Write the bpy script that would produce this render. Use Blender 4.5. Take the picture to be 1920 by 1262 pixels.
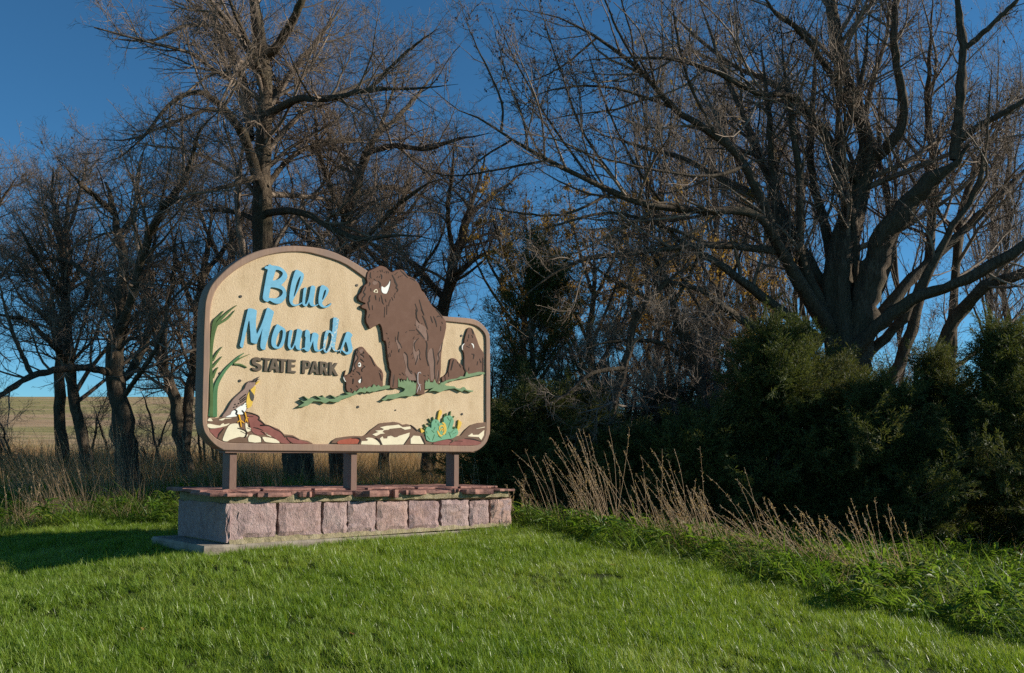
import bpy, math, random
import numpy as np
from mathutils import Vector, Matrix

for o in list(bpy.data.objects):
    bpy.data.objects.remove(o, do_unlink=True)
scene = bpy.context.scene
COL = scene.collection

# ---------------------------------------------------------------- camera
F_PX, CX, CY = 1725.0, 960.0, 631.0
PITCH = math.radians(4.0)
SHIFT = (219.0 - F_PX * math.tan(PITCH)) / 1920.0
def ray(px, py):
    xc = (px - CX) / F_PX
    yc = (CY - py) / F_PX + SHIFT * 1920.0 / F_PX
    return np.array([xc, math.cos(PITCH) - yc * math.sin(PITCH), math.sin(PITCH) + yc * math.cos(PITCH)])
_r = ray(423, 1020)
EYE = -_r[2] / _r[1] * 10.0
CAM = np.array([0.0, 0.0, EYE])
cam_data = bpy.data.cameras.new("camera")
cam_data.sensor_width = 36.0
cam_data.lens = F_PX / 1920.0 * 36.0
cam_data.shift_y = SHIFT
cam_data.clip_start = 0.1
cam_data.clip_end = 3000
cam = bpy.data.objects.new("camera", cam_data)
cam.location = (0, 0, EYE)
cam.rotation_euler = (math.radians(90) + PITCH, 0, 0)
COL.objects.link(cam)
scene.camera = cam

# ---------------------------------------------------------------- sky, sun, exposure
SUN_EL, SUN_AZ = math.radians(22), math.radians(5)       # azimuth counted from +X towards +Y
world = bpy.data.worlds.new("World")
scene.world = world
world.use_nodes = True
wn = world.node_tree
bg = wn.nodes["Background"]
sky = wn.nodes.new("ShaderNodeTexSky")
sky.sky_type = 'NISHITA'
sky.sun_disc = False
sky.sun_elevation = SUN_EL
sky.sun_rotation = math.radians(90) - SUN_AZ
sky.altitude = 2500
sky.air_density = 1.0
sky.dust_density = 0.0
sky.ozone_density = 6.0
hs = wn.nodes.new("ShaderNodeHueSaturation"); hs.inputs["Saturation"].default_value = 1.05
wb = wn.nodes.new("ShaderNodeMix"); wb.data_type = 'RGBA'; wb.blend_type = 'MULTIPLY'; wb.inputs[0].default_value = 1.0
wb.inputs[7].default_value = (0.80, 1.07, 0.96, 1)
wn.links.new(sky.outputs[0], hs.inputs["Color"]); wn.links.new(hs.outputs[0], wb.inputs[6]); wn.links.new(wb.outputs[2], bg.inputs[0])
bg.inputs[1].default_value = 0.091
sun_data = bpy.data.lights.new("sun", 'SUN')
sun_data.energy = 4.8
sun_data.angle = math.radians(0.5)
sun_data.color = (1.0, 0.92, 0.80)
sun = bpy.data.objects.new("sun", sun_data)
sdir = Vector((math.cos(SUN_EL) * math.cos(SUN_AZ), math.cos(SUN_EL) * math.sin(SUN_AZ), math.sin(SUN_EL)))
sun.rotation_euler = sdir.to_track_quat('Z', 'Y').to_euler()
sun.location = (40, 10, 30)
COL.objects.link(sun)
vs = scene.view_settings
vs.view_transform = 'Standard'
vs.look = 'None'
vs.exposure = 0.45
vs.gamma = 1.0
vs.use_curve_mapping = False
scene.cycles.use_denoising = False
scene.cycles.max_bounces = 6
scene.cycles.diffuse_bounces = 3
scene.cycles.transmission_bounces = 4

# ---------------------------------------------------------------- helpers
def tag(o, label=None, cat=None, group=None, kind=None):
    if label: o["label"] = label
    if cat: o["category"] = cat
    if group: o["group"] = group
    if kind: o["kind"] = kind
    return o
def link(name, mesh, mat=None, parent=None):
    o = bpy.data.objects.new(name, mesh)
    COL.objects.link(o)
    if mat is not None:
        mesh.materials.append(mat)
    if parent is not None:
        o.parent = parent
    return o
def empty(name, loc, rot=None):
    o = bpy.data.objects.new(name, None)
    o.empty_display_size = 0.2
    COL.objects.link(o)
    o.location = loc
    if rot is not None: o.rotation_euler = rot
    return o
def np_mesh(name, V, loops, starts, totals, smooth=False):
    me = bpy.data.meshes.new(name)
    V = np.ascontiguousarray(V, dtype=np.float32)
    me.vertices.add(len(V)); me.vertices.foreach_set("co", V.ravel())
    me.loops.add(len(loops)); me.loops.foreach_set("vertex_index", np.ascontiguousarray(loops, dtype=np.int32))
    me.polygons.add(len(starts))
    me.polygons.foreach_set("loop_start", np.ascontiguousarray(starts, dtype=np.int32))
    if smooth:
        me.polygons.foreach_set("use_smooth", np.ones(len(starts), dtype=bool))
    me.update(calc_edges=True)
    return me
def quads_mesh(name, V, Q, smooth=False):
    Q = np.asarray(Q, dtype=np.int32)
    n = len(Q); k = Q.shape[1]
    return np_mesh(name, V, Q.ravel(), np.arange(n) * k, np.full(n, k), smooth)
def pyd(name, verts, faces, smooth=False):
    me = bpy.data.meshes.new(name)
    me.from_pydata([tuple(map(float, v)) for v in verts], [], faces)
    if smooth:
        for p in me.polygons: p.use_smooth = True
    me.update()
    return me
def catmull(P, n=4, closed=True):
    P = np.asarray(P, float); N = len(P); out = []
    rng = range(N) if closed else range(N - 1)
    for i in rng:
        if closed:
            a, b, c, d = P[i - 1], P[i], P[(i + 1) % N], P[(i + 2) % N]
        else:
            b, c = P[i], P[i + 1]
            a = P[i - 1] if i > 0 else 2 * b - c
            d = P[i + 2] if i + 2 < N else 2 * c - b
        for k in range(n):
            t = k / n
            out.append(0.5 * (2 * b + (c - a) * t + (2 * a - 5 * b + 4 * c - d) * t * t + (3 * b - a - 3 * c + d) * t ** 3))
    if not closed: out.append(P[-1])
    return np.array(out)

# ---------------------------------------------------------------- materials
def new_mat(name):
    m = bpy.data.materials.new(name); m.use_nodes = True
    nt = m.node_tree
    return m, nt, nt.nodes["Principled BSDF"]
def N(nt, typ, **kw):
    n = nt.nodes.new(typ)
    for k, v in kw.items():
        if k in n.inputs: n.inputs[k].default_value = v
        else: setattr(n, k, v)
    return n
def ramp(nt, fac, stops):
    r = nt.nodes.new("ShaderNodeValToRGB")
    els = r.color_ramp.elements
    while len(els) < len(stops): els.new(0.5)
    for e, (p, c) in zip(els, stops):
        e.position = p; e.color = (*c, 1)
    nt.links.new(fac, r.inputs[0])
    return r.outputs[0]
def noise(nt, scale, detail=4, rough=0.55, vec=None, dist=0.0):
    n = N(nt, "ShaderNodeTexNoise")
    n.inputs["Scale"].default_value = scale; n.inputs["Detail"].default_value = detail
    n.inputs["Roughness"].default_value = rough; n.inputs["Distortion"].default_value = dist
    if vec is not None: nt.links.new(vec, n.inputs["Vector"])
    return n.outputs["Fac"]
def objco(nt, stretch=None):
    tc = N(nt, "ShaderNodeTexCoord")
    v = tc.outputs["Object"]
    if stretch:
        mp = N(nt, "ShaderNodeMapping"); mp.inputs["Scale"].default_value = stretch
        nt.links.new(v, mp.inputs[0]); v = mp.outputs[0]
    return v
def mixc(nt, fac, a, b, mode='MIX'):
    m = N(nt, "ShaderNodeMix", data_type='RGBA', blend_type=mode)
    for s, v in ((m.inputs[0], fac), (m.inputs[6], a), (m.inputs[7], b)):
        if isinstance(v, (int, float)): s.default_value = v
        elif isinstance(v, tuple): s.default_value = (*v, 1)
        else: nt.links.new(v, s)
    return m.outputs[2]
def bump(nt, b, h, strength, dist):
    bp = N(nt, "ShaderNodeBump"); bp.inputs["Strength"].default_value = strength; bp.inputs["Distance"].default_value = dist
    nt.links.new(h, bp.inputs["Height"]); nt.links.new(bp.outputs[0], b.inputs["Normal"])
def simple(name, c1, c2, scale=6, rough=0.8, bscale=None, bstr=0.3, bdist=0.01, stretch=None, lo=0.35, hi=0.65, spec=0.3, detail=5):
    m, nt, b = new_mat(name)
    v = objco(nt, stretch)
    nt.links.new(ramp(nt, noise(nt, scale, detail, 0.6, v), [(lo, c1), (hi, c2)]), b.inputs["Base Color"])
    b.inputs["Roughness"].default_value = rough
    b.inputs["Specular IOR Level"].default_value = spec
    if bscale: bump(nt, b, noise(nt, bscale, 5, 0.6, v), bstr, bdist)
    return m
def leafy(name, cols, trans=0.4, rough=0.55, spec=0.3):
    """thin leaf or blade: diffuse + light coming through, hue differing by instance and by place"""
    m, nt, b = new_mat(name)
    oi = N(nt, "ShaderNodeObjectInfo")
    geo = N(nt, "ShaderNodeNewGeometry")
    n = noise(nt, 0.8, 5, 0.7, geo.outputs["Position"])
    wn_ = N(nt, "ShaderNodeTexWhiteNoise"); wn_.noise_dimensions = '4D'
    at = N(nt, "ShaderNodeAttribute"); at.attribute_name = "bid"
    nt.links.new(at.outputs["Fac"], wn_.inputs["W"])
    nt.links.new(oi.outputs["Random"], wn_.inputs["Vector"])
    mth = N(nt, "ShaderNodeMath", operation='MULTIPLY_ADD')
    nt.links.new(n, mth.inputs[0]); mth.inputs[1].default_value = 0.75
    mt2 = N(nt, "ShaderNodeMath", operation='MULTIPLY'); mt2.inputs[1].default_value = 0.36
    nt.links.new(wn_.outputs["Value"], mt2.inputs[0])
    nt.links.new(mt2.outputs[0], mth.inputs[2])
    k = len(cols)
    col = ramp(nt, mth.outputs[0], [(0.12 + 0.72 * i / (k - 1), c) for i, c in enumerate(cols)])
    nt.links.new(col, b.inputs["Base Color"])
    b.inputs["Roughness"].default_value = rough
    b.inputs["Specular IOR Level"].default_value = spec
    tr = N(nt, "ShaderNodeBsdfTranslucent")
    nt.links.new(mixc(nt, 1.0, col, (1.5, 1.4, 0.8), 'MULTIPLY'), tr.inputs[0])
    mx = N(nt, "ShaderNodeMixShader"); mx.inputs[0].default_value = trans
    nt.links.new(b.outputs[0], mx.inputs[1]); nt.links.new(tr.outputs[0], mx.inputs[2])
    nt.links.new(mx.outputs[0], nt.nodes["Material Output"].inputs[0])
    return m

# ---------------------------------------------------------------- the local frame of the sign and its base
D_ = np.array([math.cos(math.radians(41)), math.sin(math.radians(41)), 0.0])      # along the front
N_ = np.array([-D_[1], D_[0], 0.0])                                               # away from the viewer
P1 = CAM + _r / _r[1] * 10.0; P1[2] = 0.0
def to_uw(x, y):
    dx, dy = x - P1[0], y - P1[1]
    return dx * D_[0] + dy * D_[1], dx * N_[0] + dy * N_[1]
def on_plane(px, py, w):
    """photo pixel -> (u, z) on the vertical plane at depth w of the local frame"""
    r = ray(px, py)
    t = (np.dot(P1 + N_ * w, N_) - np.dot(CAM, N_)) / np.dot(r, N_)
    p = CAM + r * t
    return np.array([np.dot(p - P1, D_), p[2]])
def at_z(px, py, z):
    r = ray(px, py); t = (z - EYE) / r[2]
    return CAM + r * t
def at_y(px, py, Y):
    r = ray(px, py)
    return CAM + r / r[1] * Y

# ---------------------------------------------------------------- ground
def sstep(a, b, x):
    t = np.clip((x - a) / (b - a), 0, 1); return t * t * (3 - 2 * t)
def ground_h(x, y):
    x = np.asarray(x, float); y = np.asarray(y, float)
    u, w = to_uw(x, y)
    s = np.maximum(0, -w)
    q = 0.07 * s + 0.014 * s * s + 0.145 * np.clip(-u - 0.3, 0, 8) * (1 - sstep(6, 14, w))
    q = q + 0.12 * np.clip(u - 4.25, 0, 3.2)
    h = -1.25 * (1 - np.exp(-q / 1.25)) - (0.045 + 0.06 * (1 - np.clip((u + 0.2) / 4.2, 0, 1))) * sstep(-6.5, -3.0, w) * (1 - sstep(2.5, 6.0, w))
    h = h + 0.45 * sstep(13, 25, y) * (1 - 0.8 * sstep(0.1, 0.4, x / np.maximum(y, 1)))
    lat = 1.0 - 0.55 * sstep(-0.05, 0.3, x / np.maximum(y, 1.0))
    hill = 13.2 * np.clip((y - 32) / 170.0, 0, 1) ** 1.05
    h = h + hill * lat
    h = h + 0.035 * np.sin(x * 0.9 + 1.3) * np.sin(y * 0.7) * sstep(12, 16, y) + 0.5 * np.sin(x * 0.021 + 0.5) * np.sin(y * 0.03) * sstep(40, 90, y)
    h = h + (0.014 * np.sin(x * 2.7 + y * 1.1) * np.sin(y * 2.3 - x * 0.6) + 0.01 * np.sin(x * 5.1 - y * 3.3)) * sstep(0.25, 0.9, np.abs(w + 0.1) + 0.0)
    return h
def lawn_edge(x, y):
    """> 0 inside the mown lawn (metres from the mowing line)"""
    u, w = to_uw(x, y)
    wob = 0.10 * np.sin(w * 1.7 + 0.6) + 0.06 * np.sin(w * 4.3)
    e1 = 4.22 + wob - u
    wl = np.where(u < 0, 4.7 + 0.36 * u, 4.7 - 2.2 * np.clip(u, 0, 1.4))
    e2 = wl + 0.15 * np.sin(u * 2.1) - w
    return np.minimum(e1, e2)
# ---------------------------------------------------------------- ground sheet
def make_ground():
    def axis(a, n, near, far_neg, far_pos):
        t = np.linspace(-1, 1, n)
        s = np.sinh(t * 5.2) / math.sinh(5.2)
        return np.where(s < 0, s * far_neg, s * far_pos) + a
    xs = axis(-0.5, 230, 0, 420, 420)
    ys = axis(9.0, 230, 0, 60, 640)
    X, Y = np.meshgrid(xs, ys)
    Z = ground_h(X, Y)
    V = np.stack([X.ravel(), Y.ravel(), Z.ravel()], 1)
    n = 230
    i = np.arange(n - 1); a = (i[:, None] * n + i[None, :]).ravel()
    me = quads_mesh("ground", V, np.stack([a, a + 1, a + n + 1, a + n], 1), True)
    at = me.attributes.new("lawn", 'FLOAT', 'POINT')
    at.data.foreach_set("value", (sstep(-0.15, 0.25, lawn_edge(X, Y))).ravel().astype(np.float32))
    m, nt, b = new_mat("ground_soil_and_thatch")
    geo = N(nt, "ShaderNodeNewGeometry"); P = geo.outputs["Position"]
    soil = ramp(nt, noise(nt, 9, 6, 0.65, P), [(0.3, (0.022, 0.028, 0.008)), (0.7, (0.045, 0.06, 0.016))])
    meadow = ramp(nt, noise(nt, 3, 6, 0.65, P), [(0.3, (0.04, 0.042, 0.016)), (0.55, (0.085, 0.07, 0.035)), (0.75, (0.035, 0.055, 0.016))])
    sep = N(nt, "ShaderNodeSeparateXYZ"); nt.links.new(P, sep.inputs[0])
    mp = N(nt, "ShaderNodeMapping"); mp.inputs["Scale"].default_value = (0.35, 1.0, 1.0); nt.links.new(P, mp.inputs[0])
    far = ramp(nt, noise(nt, 0.055, 7, 0.62, mp.outputs[0]), [(0.28, (0.36, 0.24, 0.13)), (0.45, (0.48, 0.33, 0.19)), (0.56, (0.30, 0.27, 0.10)), (0.7, (0.54, 0.37, 0.22))])
    fine = ramp(nt, noise(nt, 0.9, 8, 0.75, mp.outputs[0]), [(0.35, (0.62, 0.60, 0.55)), (0.55, (1.0, 1.0, 1.0)), (0.7, (1.15, 1.05, 0.95))])
    far = mixc(nt, 1.0, far, fine, 'MULTIPLY')
    fy = N(nt, "ShaderNodeMapRange"); fy.inputs[1].default_value = 26; fy.inputs[2].default_value = 48
    nt.links.new(sep.outputs[1], fy.inputs[0])
    at = N(nt, "ShaderNodeAttribute"); at.attribute_name = "lawn"
    c = mixc(nt, at.outputs["Fac"], meadow, soil)
    c = mixc(nt, fy.outputs[0], c, far)
    nt.links.new(c, b.inputs["Base Color"])
    b.inputs["Roughness"].default_value = 0.95; b.inputs["Specular IOR Level"].default_value = 0.1
    bump(nt, b, noise(nt, 14, 6, 0.7, P), 0.6, 0.05)
    o = link("ground", me, m)
    tag(o, "grassy ground rising to a mound under the sign and to a hill behind", "ground", kind="structure")
make_ground()
# ---------------------------------------------------------------- sign and stone base
W_FRONT, W_PANEL, W_BACK = 0.30, 0.3245, 0.50
SIGN_O = np.array([1.9, 0.42, 0.0])
def frame_world(u, w, z): return P1 + D_ * u + N_ * w + np.array([0, 0, z])
sign = empty("park_sign", frame_world(*SIGN_O), (0, 0, math.radians(41)))
tag(sign, "tan and brown routed park entrance sign with bison relief on a stone base", "sign")
base = empty("stone_base", frame_world(*SIGN_O), (0, 0, math.radians(41)))
tag(base, "pink stone plinth with flagstone cap carrying the park sign", "plinth")

def Zm(x0, y0, sc):                       # enlarged view -> photo pixel
    return lambda pts: [(x0 + x / sc, y0 + y / sc) for x, y in pts]
ZB = Zm(480, 485, 12.62); ZM = Zm(440, 570, 12.62); ZN = Zm(550, 580, 12.62); ZS = Zm(460, 660, 10.667)
Z3 = Zm(620, 470, 5.7375); Z7 = Zm(660, 490, 9.707); Z8 = Zm(700, 580, 7.427)
ZC = Zm(630, 640, 12.617); ZR = Zm(820, 590, 9.705); G3 = Zm(550, 690, 8.727); G4 = Zm(700, 690, 8.727)
ZE = Zm(385, 560, 5.257); ZD = Zm(380, 695, 9.013); B2 = Zm(380, 770, 8.727); ZK = Zm(610, 760, 12.0); R6 = Zm(770, 755, 12.387)
ZF = Zm(360, 460, 5.258); ZT = Zm(350, 450, 5.647)

def uz(pts, w): return np.array([on_plane(x, y, w) for x, y in pts])
def extrude_px(name, loops, w0, w1, mat, parent=sign, sm=3, bev=0.006, label=None):
    """closed outlines (first outer, rest holes), in photo pixels on the plane w0, given depth w0..w1"""
    cu = bpy.data.curves.new(name, 'CURVE'); cu.dimensions = '2D'; cu.fill_mode = 'BOTH'
    bev = min(bev, (w1 - w0) * 0.3)
    cu.extrude = (w1 - w0) / 2 - bev; cu.bevel_depth = bev; cu.bevel_resolution = 1; cu.offset = -bev
    for L in loops:
        P = uz(L, w0)
        if sm > 1: P = catmull(P, sm)
        sp = cu.splines.new('POLY'); sp.points.add(len(P) - 1); sp.use_cyclic_u = True
        sp.points.foreach_set("co", np.column_stack([P[:, 0], P[:, 1], np.zeros(len(P)), np.ones(len(P))]).ravel())
    tmp = bpy.data.objects.new("tmp", cu)
    me = bpy.data.meshes.new_from_object(tmp)
    bpy.data.objects.remove(tmp); bpy.data.curves.remove(cu)
    n = len(me.vertices); V = np.empty(n * 3, np.float32); me.vertices.foreach_get("co", V); V = V.reshape(-1, 3)
    wc = (w0 + w1) / 2
    V2 = np.column_stack([V[:, 0] - SIGN_O[0], wc - V[:, 2] - SIGN_O[1], V[:, 1] - SIGN_O[2]])
    me.vertices.foreach_set("co", V2.astype(np.float32).ravel()); me.update()
    me.materials.clear(); me.name = name
    o = link(name, me, mat, parent)
    if label: o["label"] = label
    return o
def ribbon_px(lines, w0, t, name, mat, parent=sign, kind=None, label=None):
    """strokes [(points, widths in px)] as thin raised strips, all in one mesh"""
    V, Fc = [], []
    for pts, wid in lines:
        P = np.array(pts, float)
        if len(P) > 2:
            P = catmull(P, 3, False)
        wd = np.interp(np.linspace(0, 1, len(P)), np.linspace(0, 1, len(wid)), wid) / 2 * (2.0 if kind else 1.0)
        T = np.gradient(P, axis=0); T /= np.maximum(1e-6, np.linalg.norm(T, axis=1))[:, None]
        Nn = np.column_stack([-T[:, 1], T[:, 0]])
        A = uz(P + Nn * wd[:, None], w0); B = uz(P - Nn * wd[:, None], w0)
        k = len(V)
        for a, b in zip(A, B):
            for p in (a, b):
                V.append((p[0] - SIGN_O[0], w0 - SIGN_O[1], p[1]))
            for p in (a, b):
                V.append((p[0] - SIGN_O[0], w0 + t - SIGN_O[1], p[1]))
        for i in range(len(P) - 1):
            a = k + i * 4; c = a + 4
            Fc += [(a, c, c + 1, a + 1), (a, a + 2, c + 2, c), (a + 1, c + 1, c + 3, a + 3)]
        e = k + (len(P) - 1) * 4
        Fc += [(k, k + 1, k + 3, k + 2), (e, e + 2, e + 3, e + 1)]
    o = link(name, pyd(name, V, Fc), mat, parent)
    if kind: o["kind"] = kind
    if label: o["label"] = label
    return o

def painted(name, c, wear=0.12, chip=None, rough=0.55, scale=14, bsc=120, bstr=0.12):
    m, nt, b = new_mat(name)
    v = objco(nt)
    c2 = tuple(x * (1 - wear) for x in c); c3 = tuple(min(1, x * (1 + wear * 0.7) + 0.01) for x in c)
    col = ramp(nt, noise(nt, scale, 6, 0.65, v), [(0.3, c2), (0.5, c), (0.75, c3)])
    if chip:
        ck = ramp(nt, noise(nt, 45, 5, 0.7, v), [(0.66, (0, 0, 0)), (0.70, (1, 1, 1))])
        col = mixc(nt, ck, col, chip)
    nt.links.new(col, b.inputs["Base Color"])
    b.inputs["Roughness"].default_value = rough; b.inputs["Specular IOR Level"].default_value = 0.12
    bump(nt, b, noise(nt, bsc, 4, 0.6, v), bstr, 0.004)
    return m
M_blue = painted("blue_paint", (0.16, 0.405, 0.56), 0.13, (0.42, 0.56, 0.62))
M_blue_worn = painted("worn_blue_paint", (0.175, 0.41, 0.56), 0.12, (0.62, 0.62, 0.55))
nt_ = M_blue_worn.node_tree
for n_ in nt_.nodes:
    if n_.type == 'VALTORGB' and len(n_.color_ramp.elements) == 2:
        n_.color_ramp.elements[0].position = 0.54; n_.color_ramp.elements[1].position = 0.585
    if n_.type == 'TEX_NOISE' and abs(n_.inputs["Scale"].default_value - 45) < 0.1:
        n_.inputs["Scale"].default_value = 26
M_side = painted("dark_brown_edge_paint", (0.035, 0.027, 0.018), 0.2)
M_taupe = painted("taupe_letter_paint", (0.115, 0.088, 0.062), 0.15)
M_bison = painted("bison_brown_paint", (0.138, 0.070, 0.045), 0.10, None, 0.6, 9)
M_bison2 = painted("greyish_brown_paint", (0.20, 0.122, 0.092), 0.10)
M_lilac = painted("pale_lilac_paint", (0.42, 0.37, 0.36), 0.1)
M_groove = painted("black_brown_paint", (0.018, 0.012, 0.009), 0.2)
M_cream = painted("cream_rock_paint", (0.74, 0.66, 0.47), 0.08)
M_white = painted("white_paint", (0.80, 0.80, 0.74), 0.06)
M_mort = painted("umber_rock_paint", (0.16, 0.095, 0.062), 0.14)
M_redrk = painted("dark_red_rock_paint", (0.235, 0.085, 0.07), 0.16)
M_red = painted("brick_red_paint", (0.34, 0.085, 0.05), 0.22)
M_grass = painted("sage_green_paint", (0.16, 0.245, 0.125), 0.12)
M_reed = painted("reed_green_paint", (0.075, 0.13, 0.042), 0.22)
M_reed2 = painted("deep_green_paint", (0.07, 0.175, 0.075), 0.14)
M_cact = painted("cactus_green_paint", (0.155, 0.36, 0.22), 0.10)
M_yel = painted("yellow_paint", (0.68, 0.45, 0.075), 0.10)
M_gold = painted("golden_paint", (0.78, 0.40, 0.03), 0.10)
M_bird = painted("bird_brown_paint", (0.27, 0.185, 0.15), 0.18, None, 0.6, 40)
M_slate = painted("slate_grey_paint", (0.07, 0.065, 0.058), 0.1)
M_bolt = simple("dark_bolt_metal", (0.02, 0.017, 0.015), (0.05, 0.04, 0.03), 30, 0.5)

# stucco-like routed background
M_panel, nt, b = new_mat("tan_textured_panel")
v = objco(nt)
c = ramp(nt, noise(nt, 1.7, 7, 0.66, v, 0.4), [(0.30, (0.50, 0.37, 0.22)), (0.5, (0.615, 0.465, 0.298)), (0.72, (0.66, 0.51, 0.338))])
dirt = ramp(nt, noise(nt, 3.3, 8, 0.7, objco(nt, (1, 1, 0.35)), 0.8), [(0.44, (1, 1, 1)), (0.56, (0.90, 0.88, 0.85)), (0.72, (0.66, 0.62, 0.57))])
c = mixc(nt, 1.0, c, dirt, 'MULTIPLY')
c = mixc(nt, 0.35, c, ramp(nt, noise(nt, 80, 3, 0.6, v), [(0.35, (0.46, 0.34, 0.205)), (0.65, (0.68, 0.53, 0.34))]))
nt.links.new(c, b.inputs["Base Color"]); b.inputs["Roughness"].default_value = 0.85; b.inputs["Specular IOR Level"].default_value = 0.2
bump(nt, b, noise(nt, 62, 4, 0.6, v), 0.55, 0.010)
# frame: brown paint with fine brushed vertical weathering
M_frame, nt, b = new_mat("brown_frame_paint")
v = objco(nt, (60, 60, 6))
c = ramp(nt, noise(nt, 1.0, 4, 0.6, v), [(0.3, (0.26, 0.16, 0.105)), (0.7, (0.36, 0.235, 0.16))])
c = mixc(nt, ramp(nt, noise(nt, 2.2, 6, 0.6, objco(nt)), [(0.35, (0, 0, 0)), (0.7, (0.8, 0.8, 0.8))]), c, (0.22, 0.155, 0.125))
nt.links.new(c, b.inputs["Base Color"]); b.inputs["Roughness"].default_value = 0.65; b.inputs["Specular IOR Level"].default_value = 0.15
bump(nt, b, noise(nt, 40, 4, 0.6, objco(nt)), 0.1, 0.004)
M_post = simple("brown_post_paint", (0.15, 0.082, 0.058), (0.21, 0.125, 0.09), 5, 0.5, 60, 0.1, 0.004, (30, 30, 3))

outer = ZF([(105, 1262), (108, 1100), (110, 1000), (114, 830), (120, 700), (130, 560), (165, 440), (215, 360), (290, 280), (380, 200), (500, 120), (620, 65), (750, 30), (900, 8), (1000, 3)]) + \
    ZT([(1300, 70), (1500, 105), (1700, 190), (1910, 320)]) + [(710, 521), (750, 549), (790, 574), (815, 588), (831, 592.6), (861, 595), (882, 597), (896, 601), (907.6, 610.6), (915.8, 622), (919, 634), (919.5, 680), (919.7, 755), (919.4, 807.5), (917.7, 815.5), (913.7, 827.7), (907, 836.5), (899, 843), (890, 847.2), (880, 848)] + \
    [(760, 847.5), (640, 847), (520, 846), (425.8, 845), (417.8, 843.3), (406.4, 837.6), (395, 827.3), (386.9, 817), (382.3, 809), (379.2, 797), (378.4, 780), (379.2, 720)]
inner = ZF([(178, 1200), (178, 1100), (179, 900), (183, 700), (195, 580), (230, 460), (300, 360), (400, 270), (520, 190), (650, 130), (780, 90), (920, 68), (1050, 64)]) + \
    ZT([(1280, 133), (1350, 148), (1550, 205), (1700, 270), (1870, 390)]) + [(700, 532), (745, 563), (785, 588), (815, 600), (837.5, 603), (861, 605.5), (882, 608), (894, 612), (902, 618), (908.6, 626), (911, 638), (911, 680), (910.9, 755), (910.9, 806), (907, 822), (902, 829), (896, 833.5), (886, 835.3), (870, 835.3)] + \
    [(770, 833.8), (660, 833), (574.8, 832.4), (460, 830.7), (431.6, 829.8), (417.8, 827.3), (406.4, 821.6), (397, 812.4), (391.5, 803), (389.2, 790), (390.2, 770), (392.5, 703)]
extrude_px("frame", [outer, inner], W_FRONT, W_BACK, M_frame, sm=2, bev=0.012)
mid = [((a[0] + b_[0]) / 2, (a[1] + b_[1]) / 2) for a, b_ in zip(inner, [min(outer, key=lambda q: (q[0] - p[0]) ** 2 + (q[1] - p[1]) ** 2) for p in inner])]
# the panel sits in the frame: same outline pushed back to the recessed plane
cu_pts = uz(mid, W_FRONT)
def flat_panel():
    cu = bpy.data.curves.new("p", 'CURVE'); cu.dimensions = '2D'; cu.fill_mode = 'BOTH'; cu.extrude = 0.04
    sp = cu.splines.new('POLY'); sp.points.add(len(cu_pts) - 1); sp.use_cyclic_u = True
    sp.points.foreach_set("co", np.column_stack([cu_pts, np.zeros(len(cu_pts)), np.ones(len(cu_pts))]).ravel())
    tmp = bpy.data.objects.new("tmp", cu); me = bpy.data.meshes.new_from_object(tmp)
    bpy.data.objects.remove(tmp); bpy.data.curves.remove(cu)
    for vx in me.vertices:
        x, y, z = vx.co; vx.co = (x - SIGN_O[0], W_PANEL + 0.04 - z - SIGN_O[1], y)
    me.materials.clear(); me.update()
    return link("panel", me, M_panel, sign)
flat_panel()

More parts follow.
